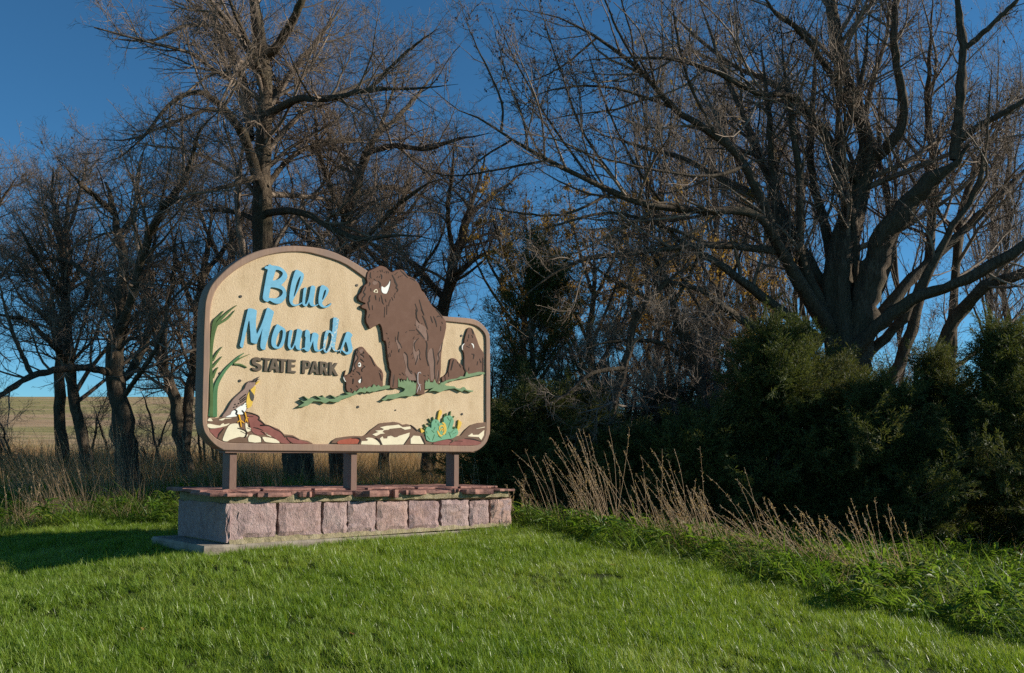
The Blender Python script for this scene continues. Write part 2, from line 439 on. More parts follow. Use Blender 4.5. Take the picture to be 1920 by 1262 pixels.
# lettering ---------------------------------------------------------------
LB = W_PANEL + 0.003
letters = [
 (ZB, M_blue, [[(205,205),(235,180),(280,175),(300,140),(345,135),(380,160),(450,165),(560,190),(650,250),(725,340),(745,420),(715,500),(650,575),(605,625),(650,660),(700,730),(722,820),(710,920),(660,990),(600,1050),(520,1070),(430,1055),(350,1010),(310,1000),(275,1025),(200,1000),(165,950),(160,890),(190,700),(230,480),(255,350),(275,265),(240,250),(210,235)],
   [(465,285),(480,268),(540,275),(600,305),(632,345),(615,400),(570,455),(500,495),(430,515),(400,510),(415,460),(445,360)],
   [(350,685),(430,685),(520,705),(600,740),(632,790),(615,850),(560,900),(480,935),(380,935),(310,925),(315,860),(335,760)]]),
 (ZB, M_blue, [[(905,340),(935,275),(965,262),(1020,280),(1095,325),(1130,365),(1130,430),(1110,520),(1070,620),(1010,740),(950,850),(900,940),(870,1010),(880,1060),(920,1080),(980,1080),(1050,1052),(1086,1033),(1088,1062),(1040,1092),(960,1120),(890,1125),(830,1090),(795,1020),(785,940),(800,780),(830,600),(870,450)],
   [(1055,430),(1035,520),(1000,640),(950,780),(905,890),(895,880),(920,760),(950,620),(995,500),(1040,425)]]),
 (ZB, M_blue, [[(1135,700),(1160,680),(1195,690),(1200,730),(1190,800),(1175,900),(1165,1000),(1162,1060),(1175,1080),(1195,1060),(1230,980),(1250,900),(1270,800),(1290,690),(1305,650),(1340,635),(1390,650),(1408,690),(1400,760),(1380,880),(1365,990),(1365,1060),(1385,1090),(1420,1095),(1472,1070),(1472,1092),(1430,1115),(1370,1135),(1310,1125),(1270,1080),(1255,1030),(1240,1060),(1210,1115),(1170,1135),(1120,1110),(1092,1060),(1097,970),(1110,850),(1120,750)]]),
 (ZB, M_blue, [[(1500,780),(1515,700),(1535,650),(1570,625),(1640,645),(1700,690),(1725,740),(1710,810),(1670,890),(1610,970),(1570,1040),(1580,1090),(1630,1125),(1680,1115),(1740,1075),(1775,1050),(1785,1070),(1750,1120),(1690,1155),(1610,1165),(1540,1140),(1490,1085),(1475,1010),(1480,900)],
   [(1655,745),(1640,830),(1610,910),(1580,970),(1565,960),(1585,880),(1605,800),(1630,750)]]),
 (ZM, M_blue, [[(305,150),(320,110),(400,105),(500,140),(525,170),(515,300),(505,450),(510,600),(525,700),(545,670),(600,560),(660,410),(720,230),(760,110),(800,90),(860,130),(930,185),(900,320),(860,480),(820,700),(780,850),(745,960),(730,1060),(715,1085),(660,1080),(620,1050),(605,990),(610,900),(625,780),(645,650),(655,600),(600,740),(560,830),(530,930),(500,945),(430,930),(385,905),(375,830),(370,700),(358,560),(350,440),(340,400),(320,450),(290,600),(250,780),(220,920),(205,1010),(180,1040),(140,1020),(120,975),(150,850),(190,650),(230,470),(275,270)]]),
 (ZM, M_blue, [[(865,850),(870,960),(900,1020),(960,1055),(1040,1060),(1110,1030),(1160,960),(1190,850),(1215,700),(1205,620),(1170,570),(1090,520),(1020,480),(985,500),(930,610),(890,730)],
   [(1075,640),(1110,615),(1135,640),(1135,720),(1110,850),(1070,950),(1035,1015),(1015,1012),(988,980),(980,900),(1000,800),(1040,700)]]),
 (ZM, M_blue, [[(1290,660),(1320,615),(1360,625),(1370,660),(1350,760),(1330,880),(1322,980),(1330,1030),(1345,1040),(1385,980),(1420,880),(1450,750),(1473,610),(1498,586),(1560,606),(1603,646),(1588,726),(1563,846),(1543,966),(1540,1036),(1553,1066),(1572,1068),(1576,1092),(1520,1096),(1465,1066),(1440,1006),(1425,970),(1410,1010),(1380,1060),(1330,1085),(1290,1065),(1255,1000),(1255,920),(1265,800),(1280,700)]]),
 (ZN, M_blue, [[(290,500),(320,480),(365,500),(390,540),(400,620),(395,720),(398,780),(412,755),(430,660),(450,580),(480,550),(540,555),(590,590),(600,640),(580,740),(570,850),(575,930),(600,965),(650,945),(698,925),(696,955),(640,990),(580,1005),(520,990),(490,940),(475,860),(470,780),(465,760),(440,830),(410,900),(390,960),(360,1000),(310,995),(270,960),(250,940),(215,947),(192,940),(230,918),(270,900),(275,820),(285,700),(290,670),(272,640),(275,560)]]),
 (ZN, M_blue_worn, [[(760,530),(790,500),(850,495),(895,520),(916,545),(920,500),(930,400),(940,240),(960,190),(1020,195),(1080,240),(1075,290),(1050,450),(1025,620),(1000,780),(985,880),(990,940),(1020,970),(1070,965),(1098,948),(1098,978),(1060,995),(1000,1000),(950,975),(920,930),(905,880),(890,930),(860,985),(800,1030),(760,1030),(720,990),(705,920),(707,840),(720,720),(740,600)],
   [(830,575),(860,555),(890,580),(905,640),(890,740),(860,850),(820,940),(785,995),(770,980),(760,920),(770,800),(800,680)]]),
 (ZN, M_blue, [[(1240,580),(1260,540),(1310,530),(1360,560),(1400,600),(1390,640),(1365,680),(1370,760),(1390,850),(1405,930),(1390,1000),(1340,1055),(1270,1075),(1220,1050),(1180,1010),(1145,975),(1130,1000),(1125,1030),(1108,1030),(1104,980),(1114,940),(1140,870),(1175,760),(1210,660)],
   [(1245,770),(1265,830),(1290,920),(1300,980),(1270,1010),(1230,1000),(1180,970),(1165,950),(1190,880),(1220,800)]]),
]
for zz, m_, loops in letters:
    o = extrude_px("letter", [zz(L) for L in loops], W_FRONT, W_FRONT + 0.012, m_, sm=3, bev=0.003)
    extrude_px("letter_block", [zz(L) for L in loops], W_FRONT + 0.0125, LB, M_side, parent=o, sm=3, bev=0.001)
caps = [
 [[(325,175),(310,190),(265,190),(240,175),(220,180),(215,205),(250,225),(300,245),(330,280),(330,330),(300,370),(250,385),(190,380),(140,360),(125,320),(165,310),(200,325),(235,330),(245,310),(220,285),(165,265),(130,230),(125,180),(150,130),(200,105),(260,105),(310,130)]],
 [[(335,112),(515,125),(510,165),(455,162),(440,390),(370,388),(388,158),(332,153)]],
 [[(545,125),(635,130),(685,400),(605,405),(598,350),(545,345),(520,395),(460,390)], [(592,205),(608,290),(562,288)]],
 [[(650,130),(838,145),(833,185),(785,182),(775,410),(700,408),(712,178),(645,172)]],
 [[(848,145),(1020,155),(1015,200),(930,195),(930,250),(1005,255),(1000,300),(925,296),(925,370),(1020,380),(1010,425),(835,415)]],
 [[(1140,165),(1270,175),(1310,210),(1310,290),(1275,335),(1205,338),(1195,435),(1130,430)], [(1210,215),(1250,222),(1250,285),(1206,283)]],
 [[(1365,180),(1425,185),(1478,450),(1410,448),(1400,405),(1345,400),(1330,445),(1278,440)], [(1392,250),(1410,350),(1362,346)]],
 [[(1490,185),(1610,195),(1655,225),(1650,310),(1615,340),(1658,465),(1600,463),(1560,360),(1545,455),(1482,450)], [(1550,235),(1590,242),(1590,300),(1546,296)]],
 [[(1685,200),(1745,205),(1743,300),(1800,215),(1855,220),(1785,330),(1865,475),(1790,478),(1740,380),(1735,465),(1672,463)]],
]
for i, loops in enumerate(caps):
    extrude_px("letter", [ZS(L) for L in loops], W_FRONT + 0.008, LB, M_taupe, sm=3 if i == 0 else 1, bev=0.008)

# bison -------------------------------------------------------------------
body = Z7([(285,190),(340,160),(420,120),(490,85),(540,80),(620,110),(660,150),(700,185),(735,195),(780,165),(850,150),(910,150),(960,185),(1010,255),(1060,280),(1130,310),(1180,360),(1230,430),(1270,530),(1310,560),(1340,610)]) + \
    Z3([(1060,540),(1100,600),(1140,630),(1180,670),(1210,710),(1235,750)]) + \
    Z8([(1018,200),(1015,270),(990,390),(970,470),(955,590),(945,700),(945,820),(935,930),(920,1010),(905,1055),(880,1040),(830,1015),(780,1010),(722,1015),(715,1100),(715,1180),(640,1190),(600,1180),(590,1100),(600,1020),(585,1000),(500,990),(430,985),(350,975),(345,1020),(345,1090),(310,1105),(240,1100),(228,1050),(235,960),(245,870),(220,820),(215,760),(200,700),(190,600),(180,500),(165,440),(140,440),(130,350),(115,260),(92,210)]) + \
    Z7([(480,1150),(430,1180),(390,1195),(350,1225),(320,1225),(300,1190),(280,1150),(262,1120),(250,1060),(255,990),(265,930),(255,880),(230,870),(180,850),(165,820),(190,790),(232,778),(235,762),(190,745),(140,720),(115,690),(110,640),(130,600),(170,560),(190,500),(230,430),(275,395),(270,350),(262,300)])
bison = extrude_px("bison", [body], W_FRONT - 0.012, W_BACK - 0.012, M_bison, sm=2, bev=0.008)
WB = W_FRONT - 0.0145
L_ = []
def ln(zf, pts, *w): L_.append((zf(pts), w if w else (0.5, 1.1, 0.5)))
ln(Z7,[(340,200),(335,270),(355,310)]); ln(Z7,[(320,380),(330,410),(310,450)]); ln(Z7,[(250,460),(240,510),(210,560),(240,600),(220,640),(190,670),(190,715)],.7,1.2,.7)
ln(Z7,[(345,490),(350,550)]); ln(Z7,[(340,620),(315,670),(320,730),(295,745),(310,830),(325,885)],.8,1.3,.6); ln(Z7,[(372,800),(376,885)]); ln(Z7,[(325,965),(300,1025)])
ln(Z7,[(400,320),(450,365)]); ln(Z7,[(470,355),(510,390),(515,440),(500,480)]); ln(Z7,[(525,230),(545,270),(540,325)]); ln(Z7,[(470,270),(455,300)]); ln(Z7,[(515,270),(495,300)])
ln(Z7,[(425,610),(432,650),(440,705)]); ln(Z7,[(510,655),(500,730)]); ln(Z7,[(530,610),(550,690),(560,750),(585,785)]); ln(Z7,[(605,680),(625,745)])
ln(Z7,[(730,245),(770,320),(790,380),(820,440),(805,480),(835,515),(815,560)],.6,1.6,1.2,.8)
for a in [((790,570),(780,615)),((765,620),(780,670)),((725,650),(750,715)),((700,690),(690,740)),((680,745),(670,815)),((600,830),(590,1020)),((640,790),(632,970)),((460,195),(480,180)),((510,155),(525,195)),((550,150),(555,195)),((585,190),(595,210)),((625,175),(632,220)),((655,180),(668,215)),((390,190),(405,185)),((310,310),(325,320)),((780,245),(830,200)),((840,305),(860,270)),((880,280),(890,262)),((910,270),(920,255)),((835,530),(820,560))]:
    ln(Z7, list(a))
ln(Z7,[(880,165),(930,210),(980,260),(1020,300)],.5,1,.4); ln(Z7,[(1060,310),(1120,330),(1150,360)],.5,1,.4)
ln(Z7,[(1150,770),(1175,840),(1190,900),(1165,940),(1190,1050),(1230,1120)]); ln(Z7,[(1225,695),(1260,820),(1285,920),(1315,985)])
ln(Z8,[(590,0),(605,60),(600,110),(620,150),(645,190)]); ln(Z8,[(665,0),(690,40),(710,85)]); ln(Z8,[(685,90),(715,150),(735,210),(760,280)],.8,1.5,.8); ln(Z8,[(740,290),(760,380),(762,440)])
ln(Z8,[(800,95),(815,150),(830,190)]); ln(Z8,[(838,95),(870,170),(885,245)]); ln(Z8,[(885,110),(905,95),(930,100)]); ln(Z8,[(870,0),(920,50),(965,125)],.6,1.3,.6); ln(Z8,[(942,235),(940,300)]); ln(Z8,[(955,170),(965,205)])
ln(Z8,[(600,270),(650,330),(715,410)],.8,1.4,.8); ln(Z8,[(735,440),(750,500),(740,600),(745,680),(770,790)],.8,1.4,.8)
ln(Z8,[(635,400),(605,430),(570,480),(575,540),(590,585)]); ln(Z8,[(632,555),(650,610),(638,650),(662,705)]); ln(Z8,[(615,640),(610,700),(585,775)])
ln(Z8,[(355,310),(342,430),(370,480),(398,540)],.6,1.2,.7); ln(Z8,[(308,380),(312,450)]); ln(Z8,[(375,545),(355,575),(362,600)]); ln(Z8,[(435,595),(470,640),(478,720),(480,800),(520,885),(545,900)],.8,1.4,.8)
ln(Z8,[(828,545),(840,640),(855,740),(850,860),(862,970)],.8,1.4,.8); ln(Z8,[(965,460),(945,560),(905,620),(915,690),(890,770)],.6,1.1,.6); ln(Z8,[(905,850),(905,930),(885,1020)])
ln(Z8,[(288,905),(285,980),(275,1080)]); ln(Z8,[(580,880),(600,930),(600,1010)]); ln(Z8,[(575,380),(555,415)])
for a in [((180,330),(200,345)),((205,395),(215,415)),((230,450),(215,475)),((228,485),(215,500)),((210,520),(218,535)),((258,570),(255,605)),((232,605),(240,660)),((210,625),(220,670)),((555,600),(530,635)),((560,670),(545,685)),((470,310),(450,325)),((500,292),(580,292)),((610,345),(640,345)),((400,880),(435,920)),((360,900),(385,915)),((390,960),(410,1030)),((380,990),(395,1025)),((430,975),(450,1030)),((470,935),(510,1005)),((560,1000),(580,1040)),((525,850),(545,880)),((720,980),(715,1020)),((745,985),(760,1010)),((770,955),(785,1005)),((700,920),(735,930)),((760,910),(775,930)),((575,215),(590,225)),((620,240),(640,225)),((670,205),(685,195)),((620,260),(635,250))]:
    ln(Z8, list(a))
ribbon_px(L_, WB, 0.006, "carved_lines", M_groove, bison, "stuff")
for pts in [Z7([(375,370),(440,350),(470,390),(420,430),(380,420)]), Z8([(310,430),(345,440),(390,540),(350,560),(335,500)]),
            Z8([(410,620),(460,640),(470,740),(490,850),(560,900),(590,960),(590,985),(500,985),(440,890),(455,800)]),
            Z8([(560,440),(600,430),(570,500),(590,600),(640,560),(645,650),(600,760),(580,700),(560,640),(550,540)]),
            Z8([(590,150),(640,200),(720,240),(740,300),(750,430),(700,410),(610,290)]), Z8([(770,570),(820,550),(850,740),(845,960),(800,990),(785,800),(755,690)]),
            Z8([(950,470),(940,560),(915,680),(895,720),(890,640),(920,540)]), Z8([(890,850),(905,840),(900,960),(885,1010),(880,940)]),
            Z8([(275,910),(285,905),(283,1000),(270,1060),(268,980)])]:
    extrude_px("fur_patch", [pts], W_FRONT - 0.0138, W_FRONT - 0.004, M_bison2, bison, sm=2, bev=0.0005)
ribbon_px([(Z8([(662, 898), (655, 878), (625, 888), (620, 960), (625, 1030), (648, 1060), (655, 1130)]), (.8, 1.6, 1.4, 1.6, 1.0)), (Z8([(640, 1060), (622, 1110), (605, 1160)]), (1.2, 1.4, .7)), (Z8([(630, 1040), (668, 1050)]), (1.0, .6))], W_FRONT - 0.0165, 0.008, "leg_highlight", M_lilac, bison)
extrude_px("horn", [Z7([(535,475),(550,455),(590,478),(640,440),(670,400),(692,350),(690,420),(670,500),(640,575),(600,590),(545,560)])], W_FRONT - 0.016, W_FRONT - 0.004, M_white, bison, sm=2, bev=0.001)
ribbon_px([(Z7([(705,330),(695,420),(675,500),(640,580)]), (.6, 1.5, .8))], W_FRONT - 0.0165, 0.006, "horn_shadow_line", M_groove, bison)
extrude_px("eye", [Z7([(390,555),(415,515),(450,505),(470,540),(465,575),(430,570)])], W_FRONT - 0.0155, W_FRONT - 0.004, M_cream, bison, sm=2, bev=0.0005)
extrude_px("pupil", [Z7([(420,545),(435,522),(455,530),(455,560),(432,562)])], W_FRONT - 0.017, W_FRONT - 0.006, M_bison, bison, sm=2, bev=0.0005)

# grazing bison at the left
cb = extrude_px("small_bison", [ZC([(520,160),(560,138),(610,125),(660,150),(720,230),(800,320),(850,370),(900,460),(950,540),(1000,600),(1070,660),(1110,730),(1125,830),(1112,950),(1110,1060),(1000,1090),(800,1120),(600,1150),(450,1205),(380,1230),(320,1215),(262,1180),(240,1120),(235,1050),(238,990),(215,940),(190,890),(185,820),(200,750),(225,690),(237,692),(218,770),(225,835),(250,800),(300,775),(345,750),(385,650),(405,560),(425,450),(450,320),(485,200)])], W_FRONT, LB, M_bison, sm=2, label="bison with lowered head and white eye")
L_ = []
ln(ZC,[(510,180),(515,240),(485,310),(520,380),(500,440),(450,510),(435,590),(460,640),(410,690),(430,715)],.8,1.3,.8); ln(ZC,[(580,310),(640,340),(665,385)]); ln(ZC,[(580,410),(610,440),(670,490)]); ln(ZC,[(640,235),(660,280),(590,305)])
ln(ZC,[(490,715),(545,745),(575,800)],.6,1.2,.6); ln(ZC,[(605,830),(605,930),(585,990)],.6,1.5,.6); ln(ZC,[(645,570),(690,600),(630,640),(610,690),(630,720)]); ln(ZC,[(405,880),(410,930),(400,1010)],.8,1.4,.8); ln(ZC,[(340,820),(390,840)]); ln(ZC,[(480,1045),(525,1090)]); ln(ZC,[(345,1110),(375,1145),(360,1190)])
ln(ZC,[(790,330),(850,420),(890,520),(930,590)],.4,1.1,.4); ln(ZC,[(1030,690),(1080,740)]); ln(ZC,[(1030,740),(1060,830),(1080,930)]); ln(ZC,[(395,770),(425,785)])
ribbon_px(L_, W_FRONT - 0.003, 0.006, "carved_lines", M_groove, cb, "stuff")
for pts in [[(490,220),(505,250),(480,310),(510,380),(480,450),(440,560),(440,640),(400,700),(385,680),(410,560),(440,440),(465,320)], [(550,210),(620,180),(650,210),(600,290),(560,260)], [(560,340),(610,350),(650,390),(600,380)], [(1005,700),(1040,740),(1060,850),(1030,780)]]:
    extrude_px("fur_patch", [ZC(pts)], W_FRONT - 0.0018, W_FRONT + 0.01, M_bison2, cb, sm=2, bev=0.0005)
extrude_px("eye", [ZC([(520,555),(535,510),(565,500),(592,540),(590,590),(560,608),(530,590)])], W_FRONT - 0.0025, W_FRONT + 0.01, M_white, cb, sm=2, bev=0.0005)
extrude_px("pupil", [ZC([(530,555),(545,528),(565,530),(570,560),(550,575)])], W_FRONT - 0.005, W_FRONT + 0.008, M_groove, cb, sm=2, bev=0.0005)
for pts in [[(185,840),(205,900),(235,955),(215,950),(188,900),(178,860)], [(530,935),(580,890),(595,900),(580,985),(545,980)]]:
    extrude_px("horn", [ZC(pts)], W_FRONT - 0.0025, W_FRONT + 0.01, M_white, cb, sm=2, bev=0.0005)
# two bison at the right
rb = extrude_px("small_bison", [ZR([(525,330),(562,245),(610,235),(650,270),(690,360),(730,470),(780,600),(838,680),(852,760),(840,850),(838,1060),(700,1080),(600,1090),(520,1105),(495,1000),(490,800),(480,700),(455,640),(450,570),(482,530),(492,450)])], W_FRONT, LB, M_bison, sm=2, label="bison facing forward with two white horns")
L_ = []
ln(ZR,[(575,360),(570,430)]); ln(ZR,[(630,370),(650,420)]); ln(ZR,[(560,450),(545,490)]); ln(ZR,[(630,255),(650,320),(660,360)],.6,1.3,.6); ln(ZR,[(625,715),(668,730),(655,810)]); ln(ZR,[(530,570),(590,600)]); ln(ZR,[(490,800),(490,960),(530,1040)],.6,1.3,.8); ln(ZR,[(580,960),(570,1020)])
for a in [((740,850),(725,920)),((770,800),(790,870)),((795,840),(800,880)),((830,780),(825,1040)),((600,540),(580,560))]: ln(ZR, list(a))
ribbon_px(L_, W_FRONT - 0.003, 0.006, "carved_lines", M_groove, rb, "stuff")
for pts in [[(500,525),(470,560),(462,610),(465,650),(450,620),(450,570),(475,535)], [(615,525),(650,530),(668,570),(660,620),(645,560)]]:
    extrude_px("horn", [ZR(pts)], W_FRONT - 0.0025, W_FRONT + 0.01, M_white, rb, sm=2, bev=0.0005)
sb = extrude_px("small_bison", [ZR([(240,810),(290,790),(350,815),(390,870),(440,910),(488,990),(492,1105),(430,1150),(380,1170),(300,1195),(200,1215),(110,1240),(85,1200),(78,1140),(140,1105),(190,1045),(203,990),(222,900)])], W_FRONT + 0.004, LB, M_bison, sm=2, label="smallest bison, hump only, behind the grass")
L_ = []
ln(ZR,[(300,820),(280,880),(265,950),(250,1010)],.8,1.3,.8); ln(ZR,[(370,860),(380,890)]); ln(ZR,[(400,900),(430,960)]); ln(ZR,[(205,1040),(210,1130)]); ln(ZR,[(140,1110),(150,1200)])
ribbon_px(L_, W_FRONT + 0.001, 0.006, "carved_lines", M_groove, sb, "stuff")

# painted grass strips, reeds, cactus, bird, rocks ---------------------------
WG = W_FRONT - 0.016
for pl in [G3([(70,640),(130,600),(180,570),(110,520),(175,545),(235,525),(175,460),(250,505),(310,490),(380,520),(460,515),(360,455),(480,480),(480,445),(520,485),(600,510),(690,500),(610,440),(720,485),(760,450),(830,450),(900,430),(840,405),(920,400),(980,420),(1010,370),(1030,400),(1080,340),(1110,320),(1130,345),(1170,310),(1200,340),(1250,300),(1290,320),(1320,265),(1370,310),(1390,275),(1440,310),(1500,285),(1580,290),(1580,330),(1500,350),(1400,365),(1330,390),(1290,385),(1250,400),(1200,380),(1180,410),(1120,395),(1070,400),(1020,440),(960,460),(880,490),(800,510),(740,560),(660,560),(590,545),(520,580),(450,550),(330,545),(290,580),(230,620),(140,635)]),
           G4([(130,520),(190,540),(240,505),(340,510),(450,470),(540,460),(610,470),(690,425),(700,330),(705,235),(690,260),(650,215),(640,250),(600,190),(590,235),(560,150),(540,220),(500,190),(490,240),(460,190),(450,250),(412,160),(405,312),(450,312),(520,340),(500,380),(430,410),(380,420),(310,430),(240,440),(190,490)]),
           G4([(845,250),(870,200),(890,235),(910,170),(930,235),(980,235),(1000,180),(1030,245),(1080,280),(1110,240),(1150,230),(1200,200),(1290,180),(1370,170),(1430,135),(1500,140),(1530,60),(1560,100),(1650,80),(1740,60),(1820,75),(1820,100),(1740,110),(1660,130),(1560,150),(1480,170),(1380,185),(1300,215),(1230,225),(1170,270),(1200,290),(1330,300),(1360,330),(1440,340),(1490,310),(1530,355),(1640,370),(1630,390),(1570,390),(1490,360),(1450,390),(1330,335),(1230,345),(1160,370),(1090,400),(1030,380),(970,375),(900,390),(990,320),(920,340),(845,350)])]:
    extrude_px("grass_strip", [pl], WG, LB, M_grass, sm=1, bev=0.002)
for pts, wd, m_ in [([(60,1165),(62,950),(58,700),(62,500),(90,320),(130,230),(185,170),(250,110),(312,65)], (30, 28, 26, 24, 30, 26, 16, 4), M_reed),
        ([(55,720),(60,480),(80,300),(95,220),(130,180),(182,120)], (20, 30, 34, 26, 5), M_reed), ([(95,1165),(97,950),(120,830),(200,700),(280,620),(340,565),(385,535)], (44, 44, 36, 26, 22, 14, 4), M_reed2),
        ([(275,635),(340,590),(438,548)], (16, 14, 3), M_reed), ([(285,645),(350,650),(412,678)], (16, 16, 8), M_reed), ([(76,610),(120,530),(168,475)], (20, 17, 4), M_reed),
        ([(75,675),(120,620),(165,570)], (20, 17, 4), M_reed), ([(75,780),(100,715),(127,676)], (24, 20, 6), M_reed), ([(40,1160),(52,1000),(44,700)], (20, 16, 10), M_reed2),
        ([(130,250),(220,195),(292,116)], (22, 20, 4), M_reed), ([(80,1000),(90,900),(100,845)], (30, 20, 4), M_reed2), ([(72,1165),(66,1000),(62,760)], (36, 34, 24), M_reed2)]:
    jit = random.Random(len(pts) * 7 + int(pts[0][0])).uniform(0, 0.006)
    ribbon_px([(ZE(pts), tuple(x / 5.257 for x in wd))], W_FRONT + 0.006 + jit, LB - W_FRONT - 0.006 - jit, "reed_leaf", m_)
WR = W_FRONT + 0.003
extrude_px("rock_field", [B2([(75,100),(130,130),(240,118),(300,105),(370,75),(560,85),(640,70),(700,18),(780,28),(900,68),(960,150),(1020,215),(1100,240),(1250,300),(1340,385),(1480,400),(1600,470),(1720,490),(1805,535),(1800,548),(1275,540),(460,528),(330,508),(240,458),(150,378),(90,285),(72,200)])], WR, LB, M_mort, sm=1, label="umber rock relief under the songbird")
extrude_px("rock_field", [ZK([(120,855),(180,780),(260,735),(450,705),(640,685),(760,690),(840,695),(930,650),(1040,540),(1140,470),(1230,405),(1400,385),(1550,370),(1660,390),(1740,435),(1840,420),(1920,445)]) + R6([(100,580),(180,680),(300,720),(360,900),(480,918),(700,880),(900,840),(1080,780),(1170,760),(1280,620),(1400,520),(1560,470),(1755,455),(1760,700),(1710,830),(1645,925),(1565,995),(1500,1005),(0,985)]) + ZK([(1200,900),(600,885)])], WR, LB, M_mort, sm=1, label="umber rock relief under the cactus")
def patch(name, zf, pts, m_, sm=2, w=WR - 0.004): return extrude_px(name, [zf(pts)], w, WR + 0.01, m_, sm=sm, bev=0.001)
for pts in [[(725,80),(820,70),(900,100),(950,180),(1010,240),(1100,260),(1250,320),(1350,430),(1430,532),(1290,532),(1180,450),(1050,390),(900,400),(800,330),(760,180)], [(1375,430),(1480,430),(1580,480),(1760,534),(1480,536)], [(120,310),(350,280),(270,380),(245,455),(155,375)]]:
    patch("painted_rock", B2, pts, M_redrk)
for pts in [[(82,215),(180,228),(280,245),(300,225),(345,205),(355,228),(440,208),(385,250),(200,290),(92,275)], [(480,215),(580,215),(600,280),(640,300),(700,350),(680,430),(610,430),(560,440),(440,480),(400,505),(330,490),(340,430),(390,310),(430,245)], [(770,400),(860,405),(940,435),(960,515),(752,510)], [(980,430),(1080,440),(1200,470),(1260,530),(1040,515),(1000,480)], [(700,200),(740,230),(745,270),(790,285),(800,310),(740,350),(705,300)], [(1020,360),(1060,370),(1130,428),(1050,402)], [(82,150),(120,118),(165,170),(90,170)], [(260,150),(370,118),(340,155),(300,160)], [(375,120),(480,125),(380,135)], [(725,395),(745,390),(715,440)]]:
    patch("painted_rock", B2, pts, M_cream)
patch("painted_rock", ZK, [(300,800),(430,765),(600,742),(720,742),(775,780),(740,865),(290,868)], M_red)
for pts in [[(900,745),(970,725),(1060,735),(1160,790),(1220,850),(1238,892),(800,880),(820,805),(940,800),(965,775)], [(1225,495),(1380,462),(1560,448),(1650,435),(1740,495),(1915,475),(1920,530),(1790,552),(1700,505),(1450,530),(1420,550),(1320,560),(1285,600),(1340,630),(1240,645),(1140,695),(1055,655),(1190,600),(1115,570),(1300,555),(1310,530)], [(1225,745),(1290,700),(1310,750),(1390,745),(1400,700),(1480,685),(1560,725),(1620,715),(1650,690),(1900,615),(1880,720),(1770,882),(1290,892),(1250,800)]]:
    patch("painted_rock", ZK, pts, M_cream, 1)
for pts in [[(0,835),(70,765),(220,780),(310,960),(0,958)], [(1320,780),(1430,710),(1450,750),(1580,745),(1710,640),(1700,760),(1640,870),(1580,800),(1400,790)], [(1520,605),(1720,560),(1720,575),(1530,612)]]:
    patch("painted_rock", R6, pts, M_cream, 1)
for pts in [[(520,965),(640,905),(880,855),(975,885),(930,940),(840,985)], [(1030,900),(1250,835),(1450,850),(1620,905),(1560,985),(900,992)]]:
    patch("painted_rock", R6, pts, M_redrk)
L_ = []
ln(B2,[(700,20),(800,40),(900,80),(930,120),(910,145),(970,190),(1015,235),(940,240),(1080,245),(1180,300),(1280,350),(1350,440)],.7,1.4,.7); ln(B2,[(830,275),(900,290),(990,325)]); ln(B2,[(950,335),(1000,365),(1020,390)]); ln(B2,[(1370,455),(1450,525)],.8,1.6,.6); ln(B2,[(1360,425),(1480,435),(1580,480)]); ln(B2,[(350,285),(300,345),(265,390),(245,455)],.8,1.4,.8); ln(B2,[(720,100),(830,98)]); ln(B2,[(570,285),(680,320),(720,370),(690,440)],.8,1.3,.8); ln(B2,[(620,335),(700,375)]); ln(B2,[(740,235),(775,265)]); ln(B2,[(725,280),(800,310)])
ln(B2,[(960,430),(965,515)]); ln(R6,[(880,850),(975,885),(905,940)]); ln(R6,[(1260,835),(1450,850),(1640,905)],.6,1.3,.6); ln(R6,[(500,965),(530,930)]); ln(R6,[(1040,890),(1210,895)]); ln(R6,[(240,770),(290,870),(335,965)],.8,1.8,1.2); ln(R6,[(0,520),(90,590),(160,660)],.8,1.3,.8)
ln(ZK,[(600,740),(730,740),(785,790),(745,865)],.8,1.6,1.4); ln(ZK,[(1140,735),(1200,790),(1260,890)],.8,1.5,1.2); ln(ZK,[(1900,700),(1770,885)],1,1.6,1)
ribbon_px(L_, WR - 0.0055, 0.008, "rock_lines", M_groove, sign, "stuff")
# songbird
WS = W_FRONT
bird = extrude_px("songbird", [ZD([(320,780),(400,670),(450,580),(500,500),(570,425),(650,355),(705,300),(722,250),(762,195),(815,165),(865,172),(890,200),(882,250),(850,290),(895,270),(897,320),(880,410),(858,510),(832,600),(760,642),(735,690),(690,742),(600,745),(585,770),(540,782),(375,795)])], WS, LB, M_bird, sm=2, label="brown songbird with yellow breast and open beak")
def bp(name, pts, m_, w=WS - 0.004, sm=2): return extrude_px(name, [ZD(pts)], w, WS + 0.02, m_, bird, sm=sm, bev=0.0008)
bp("breast", [(790,350),(820,310),(890,262),(893,320),(876,410),(852,510),(828,598),(765,636),(738,600),(742,500),(757,410)], M_yel)
bp("bib", [(800,318),(825,350),(872,415),(865,480),(845,517),(810,480),(795,400)], M_slate, WS - 0.007)
bp("belly", [(560,650),(650,592),(733,540),(738,610),(735,650),(710,700),(680,738),(602,740),(565,705)], M_white)
bp("tail", [(492,690),(558,668),(592,735),(562,775),(385,788),(470,742)], M_white)
bp("upper_beak", [(866,160),(910,128),(965,98),(920,150),(897,192),(885,190)], M_slate, WS)
bp("lower_beak", [(897,238),(905,205),(972,168),(935,215)], M_yel, WS)
